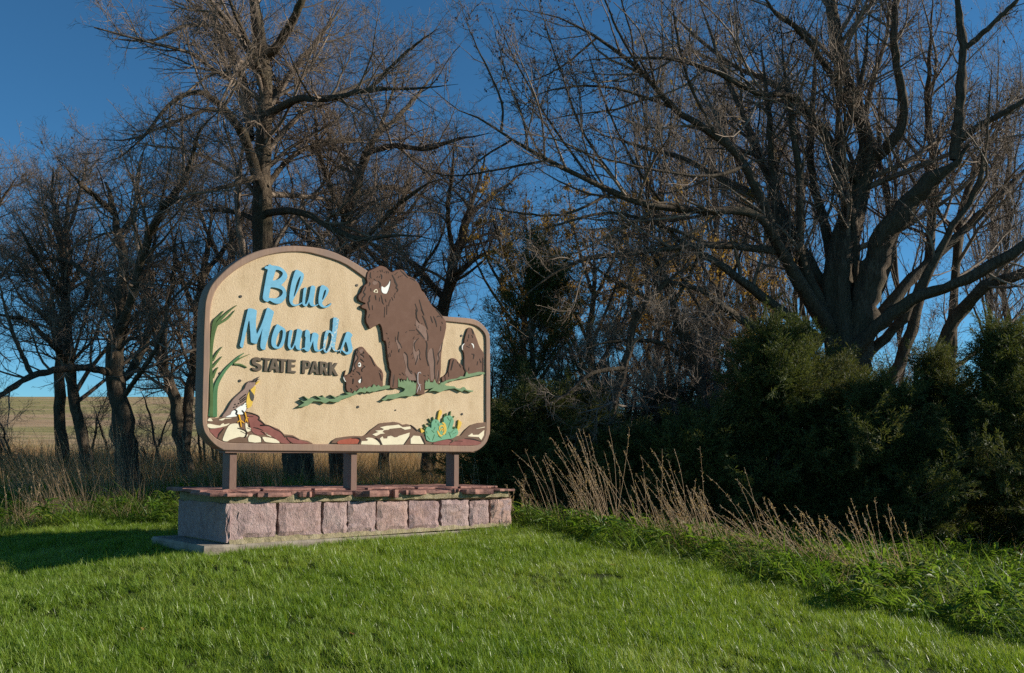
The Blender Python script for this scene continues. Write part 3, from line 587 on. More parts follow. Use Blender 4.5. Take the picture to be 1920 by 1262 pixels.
ribbon_px([(ZD([(545,655),(582,685),(568,725),(600,755)]), (1., 1.4, 1.)), (ZD([(665,670),(700,710),(705,745)]), (.8, 1.4, .8)), (ZD([(800,190),(840,180),(880,185)]), (.4, .9, .4)), (ZD([(905,190),(925,155),(960,140)]), (.4, .8, .3))] +
          [(ZD([(x, y), (x - 9, y + 14)]), (.5, .9)) for x, y in [(640,470),(665,450),(690,430),(715,410),(735,395),(650,500),(680,480),(705,460),(730,440),(660,525),(690,505),(715,485),(735,470),(560,560),(590,590),(620,545),(540,610),(735,520),(742,560),(752,590),(700,555),(675,575)]],
          WS - 0.0075, 0.01, "feather_marks", M_groove, bird, "stuff")
for pts, wd in [([(615,738),(638,835),(655,950)], (2.6, 2.4, 1.6)), ([(640,835),(588,872)], (1.8, 1.2)), ([(645,838),(705,885)], (1.8, 1.2)), ([(712,700),(740,790),(728,860)], (2.2, 2, 1.4)), ([(742,790),(765,870)], (1.6, 1.2)), ([(742,792),(778,795)], (1.4, 1))]:
    ribbon_px([(ZD(pts), wd)], WS - 0.006, 0.02, "bird_leg", M_gold, bird)
# cactus
cact = extrude_px("cactus", [R6([(340,640),(380,570),(430,560),(480,590),(480,470),(530,400),(580,390),(650,410),(680,480),(720,460),(765,440),(760,360),(810,320),(880,300),(950,310),(1000,400),(1000,480),(960,620),(1040,600),(1090,620),(1110,700),(1080,760),(980,830),(850,850),(650,890),(500,920),(400,890),(360,850),(345,750)])], W_FRONT - 0.002, LB, M_cact, sm=2, bev=0.004)
cact["label"] = "green prickly pear relief with yellow rose-like flower"
ribbon_px([(R6([(700,640),(715,610),(742,605),(752,640),(728,665)]), (1.5, 2, 1.5)), (R6([(690,660),(672,600),(690,550),(740,535),(775,570),(790,640),(775,700),(740,740)]), (1.5, 3, 2.6, 1.5)), (R6([(730,470),(770,480),(800,540),(815,620),(800,700),(760,745)]), (2, 4, 3, 2)), (R6([(625,650),(650,710),(690,765),(740,765)]), (1.5, 3.4, 3.2, 1.5))], W_FRONT - 0.006, 0.01, "flower", M_yel, cact)
for pts in [[(660,200),(690,168),(725,190),(725,260),(690,320),(665,400),(625,390),(640,300)], [(228,590),(270,620),(322,660),(290,690),(250,702),(235,650)], [(1112,400),(1150,430),(1190,465),(1160,560),(1110,650),(1080,620),(1100,500)]]:
    extrude_px("bud", [R6(pts)], W_FRONT + 0.001, LB, M_yel, cact, sm=2, bev=0.002)
for p in [[(480,450),(420,370)], [(470,500),(400,480)], [(370,600),(315,500)], [(345,620),(300,580)], [(530,400),(520,330)], [(740,450),(745,360)], [(790,330),(800,260)], [(830,320),(835,245)], [(910,310),(935,200)], [(985,350),(1015,310)], [(960,620),(1005,560)], [(1030,605),(1030,555)], [(350,740),(290,715)]]:
    ribbon_px([(R6(p), (2.4, 1.2))], W_FRONT + 0.006, LB - W_FRONT - 0.006, "spine", M_reed, cact)
ribbon_px([(R6(p), (.5, .7, .4)) for p in [[(370,660),(385,720)], [(490,640),(550,700)], [(570,570),(540,640)], [(640,480),(650,540)], [(850,330),(910,420)], [(950,370),(870,600)], [(890,680),(940,810)], [(1020,620),(930,700)], [(560,740),(510,880)], [(640,770),(720,830)], [(380,770),(450,860)], [(1060,690),(980,730)], [(590,420),(590,470)], [(770,690),(830,740)]]], W_FRONT - 0.0045, 0.006, "cactus_lines", M_reed2, cact, "stuff")
# bolts
def bolt(px, py, r=0.016):
    u, z = on_plane(px, py, W_PANEL)
    V, Fc = [], []; n = 10
    for k in range(n):
        a = 2 * math.pi * k / n; V.append((u - SIGN_O[0] + r * math.cos(a), W_PANEL - 0.009 - SIGN_O[1], z + r * math.sin(a)))
    for k in range(n):
        a = 2 * math.pi * k / n; V.append((u - SIGN_O[0] + r * math.cos(a), W_PANEL + 0.01 - SIGN_O[1], z + r * math.sin(a)))
    Fc.append(tuple(range(n)))
    for k in range(n): Fc.append((k, k + n, (k + 1) % n + n, (k + 1) % n))
    link("bolt", pyd("bolt", V, Fc), M_bolt, sign)
for p in [(451, 556), (669, 535), (449.5, 714), (671, 763), (865, 629.5), (866, 776.5), (413, 700)]: bolt(*p)
bolt(741.5, 769, 0.009)

def box_uwz(name, u0, u1, w0, w1, z0, z1, mat, parent, bev=0.0, o0=SIGN_O):
    import bmesh
    bm = bmesh.new()
    bmesh.ops.create_cube(bm, size=1)
    for v in bm.verts:
        v.co = ((u0 + u1) / 2 + v.co.x * (u1 - u0) - o0[0], (w0 + w1) / 2 + v.co.y * (w1 - w0) - o0[1], (z0 + z1) / 2 + v.co.z * (z1 - z0) - o0[2])
    if bev: bmesh.ops.bevel(bm, geom=bm.edges[:], offset=bev, segments=1, affect='EDGES')
    me = bpy.data.meshes.new(name); bm.to_mesh(me); bm.free()
    return link(name, me, mat, parent)
zb = on_plane(600, 846, W_FRONT)[1]
for pxl, pxr, yb in [(428.9, 443, 923), (657.3, 669, 919.6), (851, 860.5, 915.4)]:
    a = on_plane(pxl, yb, 0.36); c_ = on_plane(pxr, yb, 0.36)
    box_uwz("post", a[0], c_[0], 0.36, 0.545, 0.45, zb + 0.03, M_post, sign, 0.006)
box_uwz("bottom_rail", on_plane(423, 850, .31)[0], on_plane(880, 850, .31)[0], 0.325, 0.49, zb - 0.022, zb + 0.004, M_post, sign, 0.003)

# stone base -----------------------------------------------------------------
M_stone, nt, b = new_mat("pink_quartzite")
v = objco(nt)
oi = N(nt, "ShaderNodeObjectInfo")
c = ramp(nt, noise(nt, 7, 8, 0.7, v, 0.6), [(0.28, (0.27, 0.185, 0.165)), (0.5, (0.42, 0.315, 0.285)), (0.72, (0.50, 0.40, 0.365))])
c2 = ramp(nt, oi.outputs["Random"], [(0.0, (0.84, 0.74, 0.78)), (0.35, (1.0, 0.95, 0.97)), (0.7, (0.94, 0.86, 0.88)), (1.0, (1.10, 0.94, 0.82))])
c = mixc(nt, 1.0, c, c2, 'MULTIPLY')
c = mixc(nt, ramp(nt, noise(nt, 2.1, 6, 0.7, v), [(0.56, (0, 0, 0)), (0.72, (0.55, 0.55, 0.55))]), c, (0.36, 0.21, 0.13))
nt.links.new(c, b.inputs["Base Color"]); b.inputs["Roughness"].default_value = 0.8; b.inputs["Specular IOR Level"].default_value = 0.25
mm = N(nt, "ShaderNodeMath", operation='ADD')
nt.links.new(noise(nt, 38, 6, 0.7, objco(nt, (1, 1, 0.55)), 1.2), mm.inputs[0])
m3 = N(nt, "ShaderNodeMath", operation='MULTIPLY'); m3.inputs[1].default_value = 1.3
nt.links.new(noise(nt, 9, 5, 0.6, v, 0.6), m3.inputs[0]); nt.links.new(m3.outputs[0], mm.inputs[1])
bump(nt, b, mm.outputs[0], 0.85, 0.03)
M_slab = simple("red_flagstone", (0.14, 0.062, 0.052), (0.36, 0.185, 0.14), 5, 0.75, 30, 0.6, 0.015, (1, 1, 2.5), detail=8)
M_mortar, nt, b = new_mat("lichened_mortar")
v = objco(nt)
c = ramp(nt, noise(nt, 9, 7, 0.7, v), [(0.3, (0.19, 0.155, 0.085)), (0.5, (0.33, 0.27, 0.155)), (0.75, (0.40, 0.35, 0.24))])
c = mixc(nt, ramp(nt, noise(nt, 3, 5, 0.7, v), [(0.5, (0, 0, 0)), (0.75, (0.6, 0.6, 0.6))]), c, (0.20, 0.19, 0.07))
nt.links.new(c, b.inputs["Base Color"]); b.inputs["Roughness"].default_value = 0.95
bump(nt, b, noise(nt, 45, 6, 0.7, v), 0.9, 0.025)
M_conc = simple("weathered_concrete", (0.20, 0.165, 0.125), (0.34, 0.29, 0.225), 4, 0.9, 40, 0.6, 0.012, detail=9)

W_TOT = 4.06
def ztop(u): return 0.425 - 0.0195 * u
def zbot(u): return 0.0 - 0.006 * u
BASE_D = 1.38
prng = random.Random(5)
def rough_block(name, u0, u1, z0a, z0b, z1a, z1b, wf, depth, axis='u', amp=0.02, seed=0, nx=6, nz=6):
    """rough-faced block: a gridded front face pushed in and out, soft broken edges"""
    rs = np.random.RandomState(seed)
    V, Fc = [], []
    low = rs.randn(3) * amp
    ph = rs.rand(6) * 6.28
    # a ridge line across the face like a split rock
    ra = rs.rand() * 3.14; rd = rs.uniform(-0.3, 0.3)
    for j in range(nz + 1):
        for i in range(nx + 1):
            s, t = i / nx, j / nz
            z0 = z0a + (z0b - z0a) * s; z1 = z1a + (z1b - z1a) * s
            ed = min(s, 1 - s, t, 1 - t)
            e = 0.0 if ed == 0 else 1.0
            h = low[0] * (s - .5) + low[1] * (t - .5) + amp * 0.7 * math.sin(5 * s + ph[0]) * math.sin(4 * t + ph[1]) + rs.randn() * amp * 0.28
            k = (s - .5) * math.cos(ra) + (t - .5) * math.sin(ra) - rd
            h += amp * 1.1 * abs(k)
            wq = wf - (0.004 + h * 0.75) * e + 0.007 * (1 - e) * (1 + 0.8 * rs.randn())
            uq = u0 + (u1 - u0) * s + (rs.randn() * 0.007); zq = z0 + (z1 - z0) * t + (rs.randn() * 0.006 if 0 < j else 0)
            V.append((uq, wq, zq))
    nn = (nx + 1)
    for j in range(nz):
        for i in range(nx):
            a = j * nn + i; Fc.append((a, a + 1, a + nn + 1, a + nn))
    ring = [i for i in range(nn)] + [j * nn + nx for j in range(1, nz + 1)] + [nz * nn + i for i in range(nx - 1, -1, -1)] + [j * nn for j in range(nz - 1, 0, -1)]
    k0 = len(V)
    for r in ring: V.append((V[r][0], wf + depth, V[r][2]))
    n = len(ring)
    for q in range(n):
        a, b2 = ring[q], ring[(q + 1) % n]; Fc.append((b2, a, k0 + q, k0 + (q + 1) % n))
    Fc.append(tuple(k0 + q for q in range(n)))
    return V, Fc
def add_block(V, Fc, swap=None):
    out = []
    for u, w, z in V:
        if swap == 'end0': u, w = w, BASE_D - u          # seen from the left end: face normal -u
        if swap == 'end1': u, w = W_TOT - w, u
        if swap == 'back': u, w = W_TOT - u, BASE_D - w
        out.append((u - SIGN_O[0], w - SIGN_O[1], z))
    return link("stone", pyd("stone", out, Fc), M_stone, base)
front_px = [(422, 434), (447, 518), (524, 602), (607, 650.5), (652.5, 704.3), (706.8, 764.8), (767.7, 823.4), (828.5, 879.5), (881.5, 916.8), (921, 959.5)]
for i, (a, c_) in enumerate(front_px):
    u0 = on_plane(a, 990, 0)[0]; u1 = on_plane(c_, 990, 0)[0]
    if i == 0: u0 = 0.02
    zb0, zb1 = (0.012, 0.012) if i == 0 else (0.055 - 0.012 * u0, 0.055 - 0.012 * u1)
    V, Fc = rough_block("stone", u0, u1, zb0, zb1, ztop(u0) + prng.uniform(-.012, .012), ztop(u1) + prng.uniform(-.012, .012), 0.0, 0.22, amp=0.018, seed=11 + i, nx=2 if i == 0 else 7, nz=7)
    add_block(V, Fc)
V, Fc = rough_block("stone", 0.02, BASE_D - 0.005, 0.012, 0.012, 0.425, 0.43, 0.0, 0.2, amp=0.012, seed=40, nx=9, nz=6); add_block(V, Fc, 'end0')
for k, (a, c_) in enumerate([(0.0, 0.62), (0.66, 1.38)]):
    V, Fc = rough_block("stone", a, c_, 0, 0, ztop(4.1), ztop(4.1), 0.0, 0.2, amp=0.015, seed=50 + k); add_block(V, Fc, 'end1')
xx = 0.0
for k in range(7):
    V, Fc = rough_block("stone", xx, xx + 0.55, 0, 0, 0.40, 0.40, 0.0, 0.2, amp=0.015, seed=60 + k, nx=4, nz=4); add_block(V, Fc, 'back'); xx += 0.583
box = [(0.03, 0.035, -0.02), (W_TOT - 0.03, 0.035, -0.03), (W_TOT - 0.03, BASE_D - 0.03, -0.03), (0.03, BASE_D - 0.03, -0.02)]
def mortar():
    # gridded front so the mortar surface is uneven
    rs = np.random.RandomState(3); V, Fc = [], []
    nu, nz = 60, 6
    path = [(0.035, BASE_D - 0.03)] + [(0.035, 0.9), (0.035, 0.45)] + [(u, 0.05) for u in np.linspace(0.035, W_TOT - 0.035, nu)] + [(W_TOT - 0.035, 0.7), (W_TOT - 0.035, BASE_D - 0.03)]
    for j in range(nz + 1):
        for i, (u, w) in enumerate(path):
            zt = 0.515 - 0.0145 * u
            t = [0, 0.1, 0.3, 0.75, 0.84, 0.92, 1.0][j]
            wq = w + rs.randn() * 0.006 + (0.06 if (3 <= i < 3 + nu and 0.2 < t < 0.8) else 0)
            if 3 <= i < 3 + nu:
                if t >= 0.84: wq -= 0.05
                if t <= 0.1: wq -= 0.045 + (0.03 if t == 0 else 0)
            elif i < 3 and t >= .84: u = u - 0.02
            V.append((u - SIGN_O[0], wq - SIGN_O[1], -0.01 + (zt + 0.01) * t + rs.randn() * 0.003 * (0 < j < nz)))
    n = len(path)
    for j in range(nz):
        for i in range(n - 1):
            a = j * n + i; Fc.append((a, a + 1, a + n + 1, a + n))
    Fc.append(tuple(nz * n + i for i in range(n)))
    Fc.append(tuple([0, n - 1, nz * n + n - 1, nz * n]))
    return link("mortar", pyd("mortar", V, Fc), M_mortar, base)
mortar()
def slab(poly, z0, th, tilt=(0, 0), seed=0):
    rs = np.random.RandomState(seed)
    P = []
    n = len(poly)
    for i in range(n):
        a, c_ = np.array(poly[i], float), np.array(poly[(i + 1) % n], float)
        k = max(2, int(np.linalg.norm(c_ - a) / 0.11))
        for q in range(k):
            p = a + (c_ - a) * q / k
            if q: p = p + rs.randn(2) * 0.02
            P.append(p)
    P = np.array(P); c0 = P.mean(0); n = len(P)
    def zz(p): return z0 - 0.0135 * p[0] + tilt[0] * (p[0] - c0[0]) + tilt[1] * (p[1] - c0[1])
    V = []
    jit = rs.randn(n) * 0.006
    for i, p in enumerate(P): V.append((*(c0 + (p - c0) * (1 - 0.02 * rs.rand())), zz(p)))
    for i, p in enumerate(P): V.append((*p, zz(p) + th * 0.45 + jit[i]))
    for i, p in enumerate(P): V.append((*(c0 + (p - c0) * (1 - 0.012 - 0.03 * rs.rand())), zz(p) + th + jit[i] * 0.4))
    for i, p in enumerate(P): V.append((*(c0 + (p - c0) * 0.6), zz(p) + th + rs.randn() * 0.004))
    Fc = []
    for L in range(3):
        for i in range(n):
            j = (i + 1) % n; Fc.append((L * n + i, L * n + j, L * n + n + j, L * n + n + i))
    Fc.append(tuple(range(n))[::-1]); Fc.append(tuple(3 * n + i for i in range(n)))
    V = [(x - SIGN_O[0], y - SIGN_O[1], z) for x, y, z in V]
    return link("cap_slab", pyd("cap_slab", V, Fc), M_slab, base)
zc = 0.512
cuts = [(-0.16, 0.30), (0.28, 0.78), (0.80, 1.05), (1.06, 1.56), (1.58, 2.06), (2.07, 2.22), (2.25, 2.62), (2.63, 3.02), (3.04, 3.16), (3.20, 3.72), (3.70, 4.12)]
over = [0.05, 0.09, 0.06, 0.10, 0.13, 0.10, 0.08, 0.03, 0.02, 0.09, 0.06]
thk = [0.034, 0.046, 0.062, 0.036, 0.07, 0.095, 0.052, 0.036, 0.05, 0.062, 0.026]
for i, ((a, c_), ov, th) in enumerate(zip(cuts, over, thk)):
    zoff = [0, -0.012, -0.026, -0.006, -0.036, -0.052, -0.018, -0.008, -0.01, -0.03, 0.004][i]
    slab([(a - .02, 0.02), (a + .05, -ov * .6 + prng.uniform(-.02, .03)), (a * .7 + c_ * .3, -ov + prng.uniform(-.03, .02)), (a * .35 + c_ * .65, -ov * .85 - prng.uniform(-.02, .04)), (c_ - .03, -ov * .7 + prng.uniform(-.03, .03)), (c_ + .03, 0.03), (c_ + prng.uniform(-.05, .05), 0.5), (a + prng.uniform(-.05, .05), 0.52)], zc + zoff, th, (prng.uniform(-.012, .012), prng.uniform(-.01, .02)), 100 + i)
for i, (a, c_) in enumerate([(-0.17, 0.55), (0.57, 1.2), (1.23, 1.95), (1.97, 2.7), (2.73, 3.4), (3.43, 4.11)]):
    slab([(a, 0.30), (a * .5 + c_ * .5, 0.36 + prng.uniform(-.08, .08)), (c_, 0.33), (c_ + .03, 0.7), (c_ + .02, 1.0), (a, 0.98), (a - .02, .6)], zc + 0.033 + 0.006 * (i % 2), 0.026, (prng.uniform(-.01, .01), 0.005), 200 + i)
for i, (a, c_) in enumerate([(-0.14, 0.8), (0.82, 1.7), (1.72, 2.5), (2.52, 3.3), (3.32, 4.10)]):
    slab([(a, 0.9), (c_, 0.92), (c_, 1.45), (a + .03, 1.46)], zc + 0.02, 0.04, (prng.uniform(-.01, .01), 0.0), 300 + i)
# concrete footing: top flush with the stones' feet
def footing():
    q = at_z(393, 1023.5, -0.004); u, w = to_uw(q[0], q[1])
    q2 = at_z(277, 1007, -0.004); u2, w2 = to_uw(q2[0], q2[1])
    rs = np.random.RandomState(8)
    u0 = (u + u2) / 2; wf = w; wb = max(w2, BASE_D + 0.1)
    path = [(u0, wb), (u0, (wb + wf) / 2), (u0, wf)] + [(x, wf) for x in np.linspace(u0, 4.3, 22)[1:]] + [(4.3, wb)]
    V, Fc = [], []
    n = len(path)
    for (dz, off) in ((-0.6, 0), (-0.03, 0), (-0.004, 0.015)):
        for i, (x, y) in enumerate(path):
            V.append((x + (off if i < 3 else 0) + rs.randn() * 0.004 - SIGN_O[0], y + (off if 1 < i < n - 1 else 0) + rs.randn() * 0.005 - SIGN_O[1], dz - 0.008 * max(0, x)))
    for L in range(2):
        for i in range(n):
            j = (i + 1) % n; Fc.append((L * n + i, L * n + j, L * n + n + j, L * n + n + i))
    Fc.append(tuple(2 * n + i for i in range(n)))
    link("concrete_footing", pyd("concrete_footing", V, Fc), M_conc, base)
    return u0, wf
PAD_U, PAD_W = footing()
print("PAD", PAD_U, PAD_W, "eye", EYE)
# ---------------------------------------------------------------- repeated tufts and sprays
def scatter(name, variants, pts, rot, scl, var, mat, label, cat=None, kind="stuff", parent=None, o0=None):
    """one object: its mesh holds a few tufts and the points they stand on; geometry nodes repeat the tufts on the points"""
    o0 = np.zeros(3) if o0 is None else o0
    Vs, Qs, tv, bid, off = [], [], [], [], 0
    for i, (V, Q, b_) in enumerate(variants):
        Vs.append(V); Qs.append(Q + off); off += len(V); tv.append(np.full(len(V), i)); bid.append(b_)
    nt_v = off; n = len(pts)
    me = quads_mesh(name, np.concatenate(Vs + [pts - o0]), np.concatenate(Qs))
    def at(nm, typ, dom, vals, key="value"):
        a = me.attributes.new(nm, typ, dom); a.data.foreach_set(key, np.ascontiguousarray(vals).ravel())
    z = np.zeros(nt_v, np.float32)
    at("is_pt", 'BOOLEAN', 'POINT', np.concatenate([np.zeros(nt_v, bool), np.ones(n, bool)]))
    at("tuft", 'INT', 'POINT', np.concatenate([np.concatenate(tv), var]).astype(np.int32))
    at("rot", 'FLOAT_VECTOR', 'POINT', np.concatenate([np.zeros((nt_v, 3)), rot]).astype(np.float32), "vector")
    at("scl", 'FLOAT', 'POINT', np.concatenate([z, scl]).astype(np.float32))
    at("bid", 'FLOAT', 'FACE', np.concatenate(bid).astype(np.float32))
    o = link(name, me, mat, parent)
    ng = bpy.data.node_groups.new(name + "_spread", 'GeometryNodeTree')
    ng.interface.new_socket("Geometry", in_out='INPUT', socket_type='NodeSocketGeometry')
    ng.interface.new_socket("Geometry", in_out='OUTPUT', socket_type='NodeSocketGeometry')
    gi = ng.nodes.new("NodeGroupInput"); go = ng.nodes.new("NodeGroupOutput"); jn = ng.nodes.new("GeometryNodeJoinGeometry")
    def attr(nm, dt):
        a = ng.nodes.new("GeometryNodeInputNamedAttribute"); a.data_type = dt; a.inputs["Name"].default_value = nm; return a.outputs["Attribute"]
    sp = ng.nodes.new("GeometryNodeSeparateGeometry"); sp.domain = 'POINT'
    ng.links.new(gi.outputs[0], sp.inputs["Geometry"]); ng.links.new(attr("is_pt", 'BOOLEAN'), sp.inputs["Selection"])
    tuft = attr("tuft", 'INT'); rt = attr("rot", 'FLOAT_VECTOR'); sc_ = attr("scl", 'FLOAT')
    for i in range(len(variants)):
        cmp_ = ng.nodes.new("FunctionNodeCompare"); cmp_.data_type = 'INT'; cmp_.operation = 'EQUAL'
        ng.links.new(tuft, [s for s in cmp_.inputs if s.name == "A" and s.type == 'INT'][0])
        [s for s in cmp_.inputs if s.name == "B" and s.type == 'INT'][0].default_value = i
        s2 = ng.nodes.new("GeometryNodeSeparateGeometry"); s2.domain = 'POINT'
        ng.links.new(sp.outputs["Inverted"], s2.inputs["Geometry"]); ng.links.new(cmp_.outputs[0], s2.inputs["Selection"])
        ip = ng.nodes.new("GeometryNodeInstanceOnPoints")
        ng.links.new(sp.outputs["Selection"], ip.inputs["Points"]); ng.links.new(cmp_.outputs[0], ip.inputs["Selection"])
        ng.links.new(s2.outputs["Selection"], ip.inputs["Instance"]); ng.links.new(rt, ip.inputs["Rotation"]); ng.links.new(sc_, ip.inputs["Scale"])
        ng.links.new(ip.outputs[0], jn.inputs[0])
    ng.links.new(jn.outputs[0], go.inputs[0])
    md = o.modifiers.new("spread", 'NODES'); md.node_group = ng
    if kind: o["kind"] = kind
    if label: o["label"] = label
    if cat: o["category"] = cat
    return o
def aim(dirs, rng):
    """Euler angles that turn +X to the given directions with a random roll"""
    n = len(dirs)
    yaw = np.arctan2(dirs[:, 1], dirs[:, 0]); pit = -np.arcsin(np.clip(dirs[:, 2], -1, 1))
    return np.column_stack([rng.normal(size=n) * 0.6, pit, yaw])
# ---------------------------------------------------------------- bare trees
def tubes(P, R, S):
    """P (N,K,3) centre lines, R (N,K) radii -> verts, quads"""
    Nn, K, _ = P.shape
    T = np.empty_like(P)
    T[:, 1:-1] = P[:, 2:] - P[:, :-2]; T[:, 0] = P[:, 1] - P[:, 0]; T[:, -1] = P[:, -1] - P[:, -2]
    T /= np.maximum(1e-9, np.linalg.norm(T, axis=2, keepdims=True))
    main = T.mean(1); ref = np.where(np.abs(main[:, 2:3]) < 0.8, np.array([[0, 0, 1.0]]), np.array([[1.0, 0, 0]]))
    A = np.cross(T, ref[:, None, :]); A /= np.maximum(1e-6, np.linalg.norm(A, axis=2, keepdims=True))
    B = np.cross(T, A)
    ang = np.arange(S) / S * 2 * np.pi
    V = P[:, :, None, :] + R[:, :, None, None] * (A[:, :, None, :] * np.cos(ang)[None, None, :, None] + B[:, :, None, :] * np.sin(ang)[None, None, :, None])
    V = V.reshape(-1, 3)
    n = np.arange(Nn)[:, None, None] * (K * S); k = np.arange(K - 1)[None, :, None] * S; s = np.arange(S)[None, None, :]
    s2 = (s + 1) % S
    a = n + k + s; b = n + k + s2; c = n + k + S + s2; d = n + k + S + s
    return V, np.stack([a, b, c, d], -1).reshape(-1, 4)
def spawn(rng, P, R, per_m, t0, t1, lf, ang, up, K, wig, rr=0.55, rmin=0.0018, taper=0.25, nmin=1, nmax=60, droop=0.0, tpow=1.0, endr=None):
    """children along parent centre lines"""
    Nn, Kp, _ = P.shape
    seg = np.linalg.norm(np.diff(P, axis=1), axis=2); L = seg.sum(1)
    cnt = np.clip(rng.poisson(per_m * L), nmin, nmax)
    idx = np.repeat(np.arange(Nn), cnt)
    M = len(idx)
    t = t0 + (t1 - t0) * rng.random(M) ** tpow
    f = t * (Kp - 1); i = np.minimum(f.astype(int), Kp - 2); fr = (f - i)[:, None]
    p0 = P[idx, i] * (1 - fr) + P[idx, i + 1] * fr
    r0 = R[idx, i] * (1 - fr[:, 0]) + R[idx, i + 1] * fr[:, 0]
    tan = P[idx, i + 1] - P[idx, i]; tan /= np.maximum(1e-9, np.linalg.norm(tan, axis=1, keepdims=True))
    rv = rng.normal(size=(M, 3)); rv -= (rv * tan).sum(1, keepdims=True) * tan
    rv /= np.maximum(1e-9, np.linalg.norm(rv, axis=1, keepdims=True))
    a = rng.uniform(ang[0], ang[1], M)[:, None]
    d = tan * np.cos(a) + rv * np.sin(a)
    ln = L[idx] * lf * (1.15 - 0.75 * t) * rng.uniform(0.55, 1.3, M)
    rad = np.maximum(rmin, np.minimum(r0 * rr * rng.uniform(0.7, 1.1, M), 0.018 * ln + 0.001))
    out = np.empty((M, K + 1, 3)); out[:, 0] = p0
    curl = rng.normal(size=(M, 3)) * wig * 0.6
    for k in range(K):
        d = d + rng.normal(size=(M, 3)) * wig + curl
        d[:, 2] += up * (0.6 + 0.4 * k / K) - droop * (k / K)
        d /= np.linalg.norm(d, axis=1, keepdims=True)
        out[:, k + 1] = out[:, k] + d * (ln / K)[:, None]
    RR = rad[:, None] * (1 - (1 - taper) * np.linspace(0, 1, K + 1)[None, :])
    return out, np.maximum(RR, rmin * 0.6)
def bark(name, c1, c2, c3, scale=5):
    m, nt, b = new_mat(name)
    v = objco(nt, (1, 1, 0.22))
    n1 = noise(nt, scale * 5, 6, 0.7, v, 0.5)
    c = ramp(nt, n1, [(0.3, c1), (0.52, c2), (0.75, c3)])
    c = mixc(nt, ramp(nt, noise(nt, 1.3, 4, 0.6, objco(nt)), [(0.45, (0, 0, 0)), (0.7, (0.6, 0.6, 0.6))]), c, (c2[0] * 0.8, c2[1] * 0.95, c2[2] * 0.8))
    nt.links.new(c, b.inputs["Base Color"]); b.inputs["Roughness"].default_value = 0.9; b.inputs["Specular IOR Level"].default_value = 0.15
    bump(nt, b, n1, 1.0, 0.05)
    return m
M_bark = bark("furrowed_grey_bark", (0.032, 0.022, 0.014), (0.115, 0.085, 0.058), (0.21, 0.165, 0.115))
M_bark2 = bark("smooth_grey_bark", (0.032, 0.023, 0.016), (0.115, 0.086, 0.06), (0.22, 0.175, 0.13))
M_twig = simple("twig_bark", (0.13, 0.094, 0.066), (0.29, 0.22, 0.16), 1.6, 0.75, spec=0.25)
M_twig2 = simple("pale_twig_bark", (0.14, 0.105, 0.08), (0.30, 0.24, 0.185), 1.6, 0.7, spec=0.3)

def mk(name, V, Q, mat, root, o0, kind=None, smooth=True):
    o = link(name, quads_mesh(name, V - o0, Q, smooth), mat, root)
    if kind: o["kind"] = kind
    return o
def resample(pts, K, rng=None, wob=0.0):
    P = np.array(pts, float)
    C = catmull(P, 8, False)
    s = np.concatenate([[0], np.cumsum(np.linalg.norm(np.diff(C[:, :3], axis=0), axis=1))])
    q = np.linspace(0, s[-1], K + 1)
    out = np.column_stack([np.interp(q, s, C[:, k]) for k in range(C.shape[1])])
    if rng is not None and wob:
        w = rng.normal(size=(K + 1, 3)) * wob; w[0] = 0
        w = np.cumsum(w, 0) * 0.35 + w * 0.5; w *= np.linspace(0, 1, K + 1)[:, None] ** 0.5
        w -= np.linspace(0, 1, K + 1)[:, None] * w[-1] * 0.6
        out[:, :3] += w * np.clip(out[:, 3:4] * 6, 0.15, 1.2)
    return out
def limb3(pts):
    """[(photo x, photo y, distance, radius in photo px)] -> world points with radius"""
    out = []
    for x, y, Y, r in pts:
        p = at_y(x, y, Y); out.append((*p, r / F_PX * Y))
    return out
def branching(rng, P, R, lv):
    """levels of side branches; returns list of (P, R, S)"""
    res = []
    cur = (P, R)
    for q in lv:
        q = dict(q); S = q.pop("S"); keep = q.pop("mix", None)
        c = spawn(rng, cur[0], cur[1], **q)
        res.append((c[0], c[1], S)); cur = c
    return res
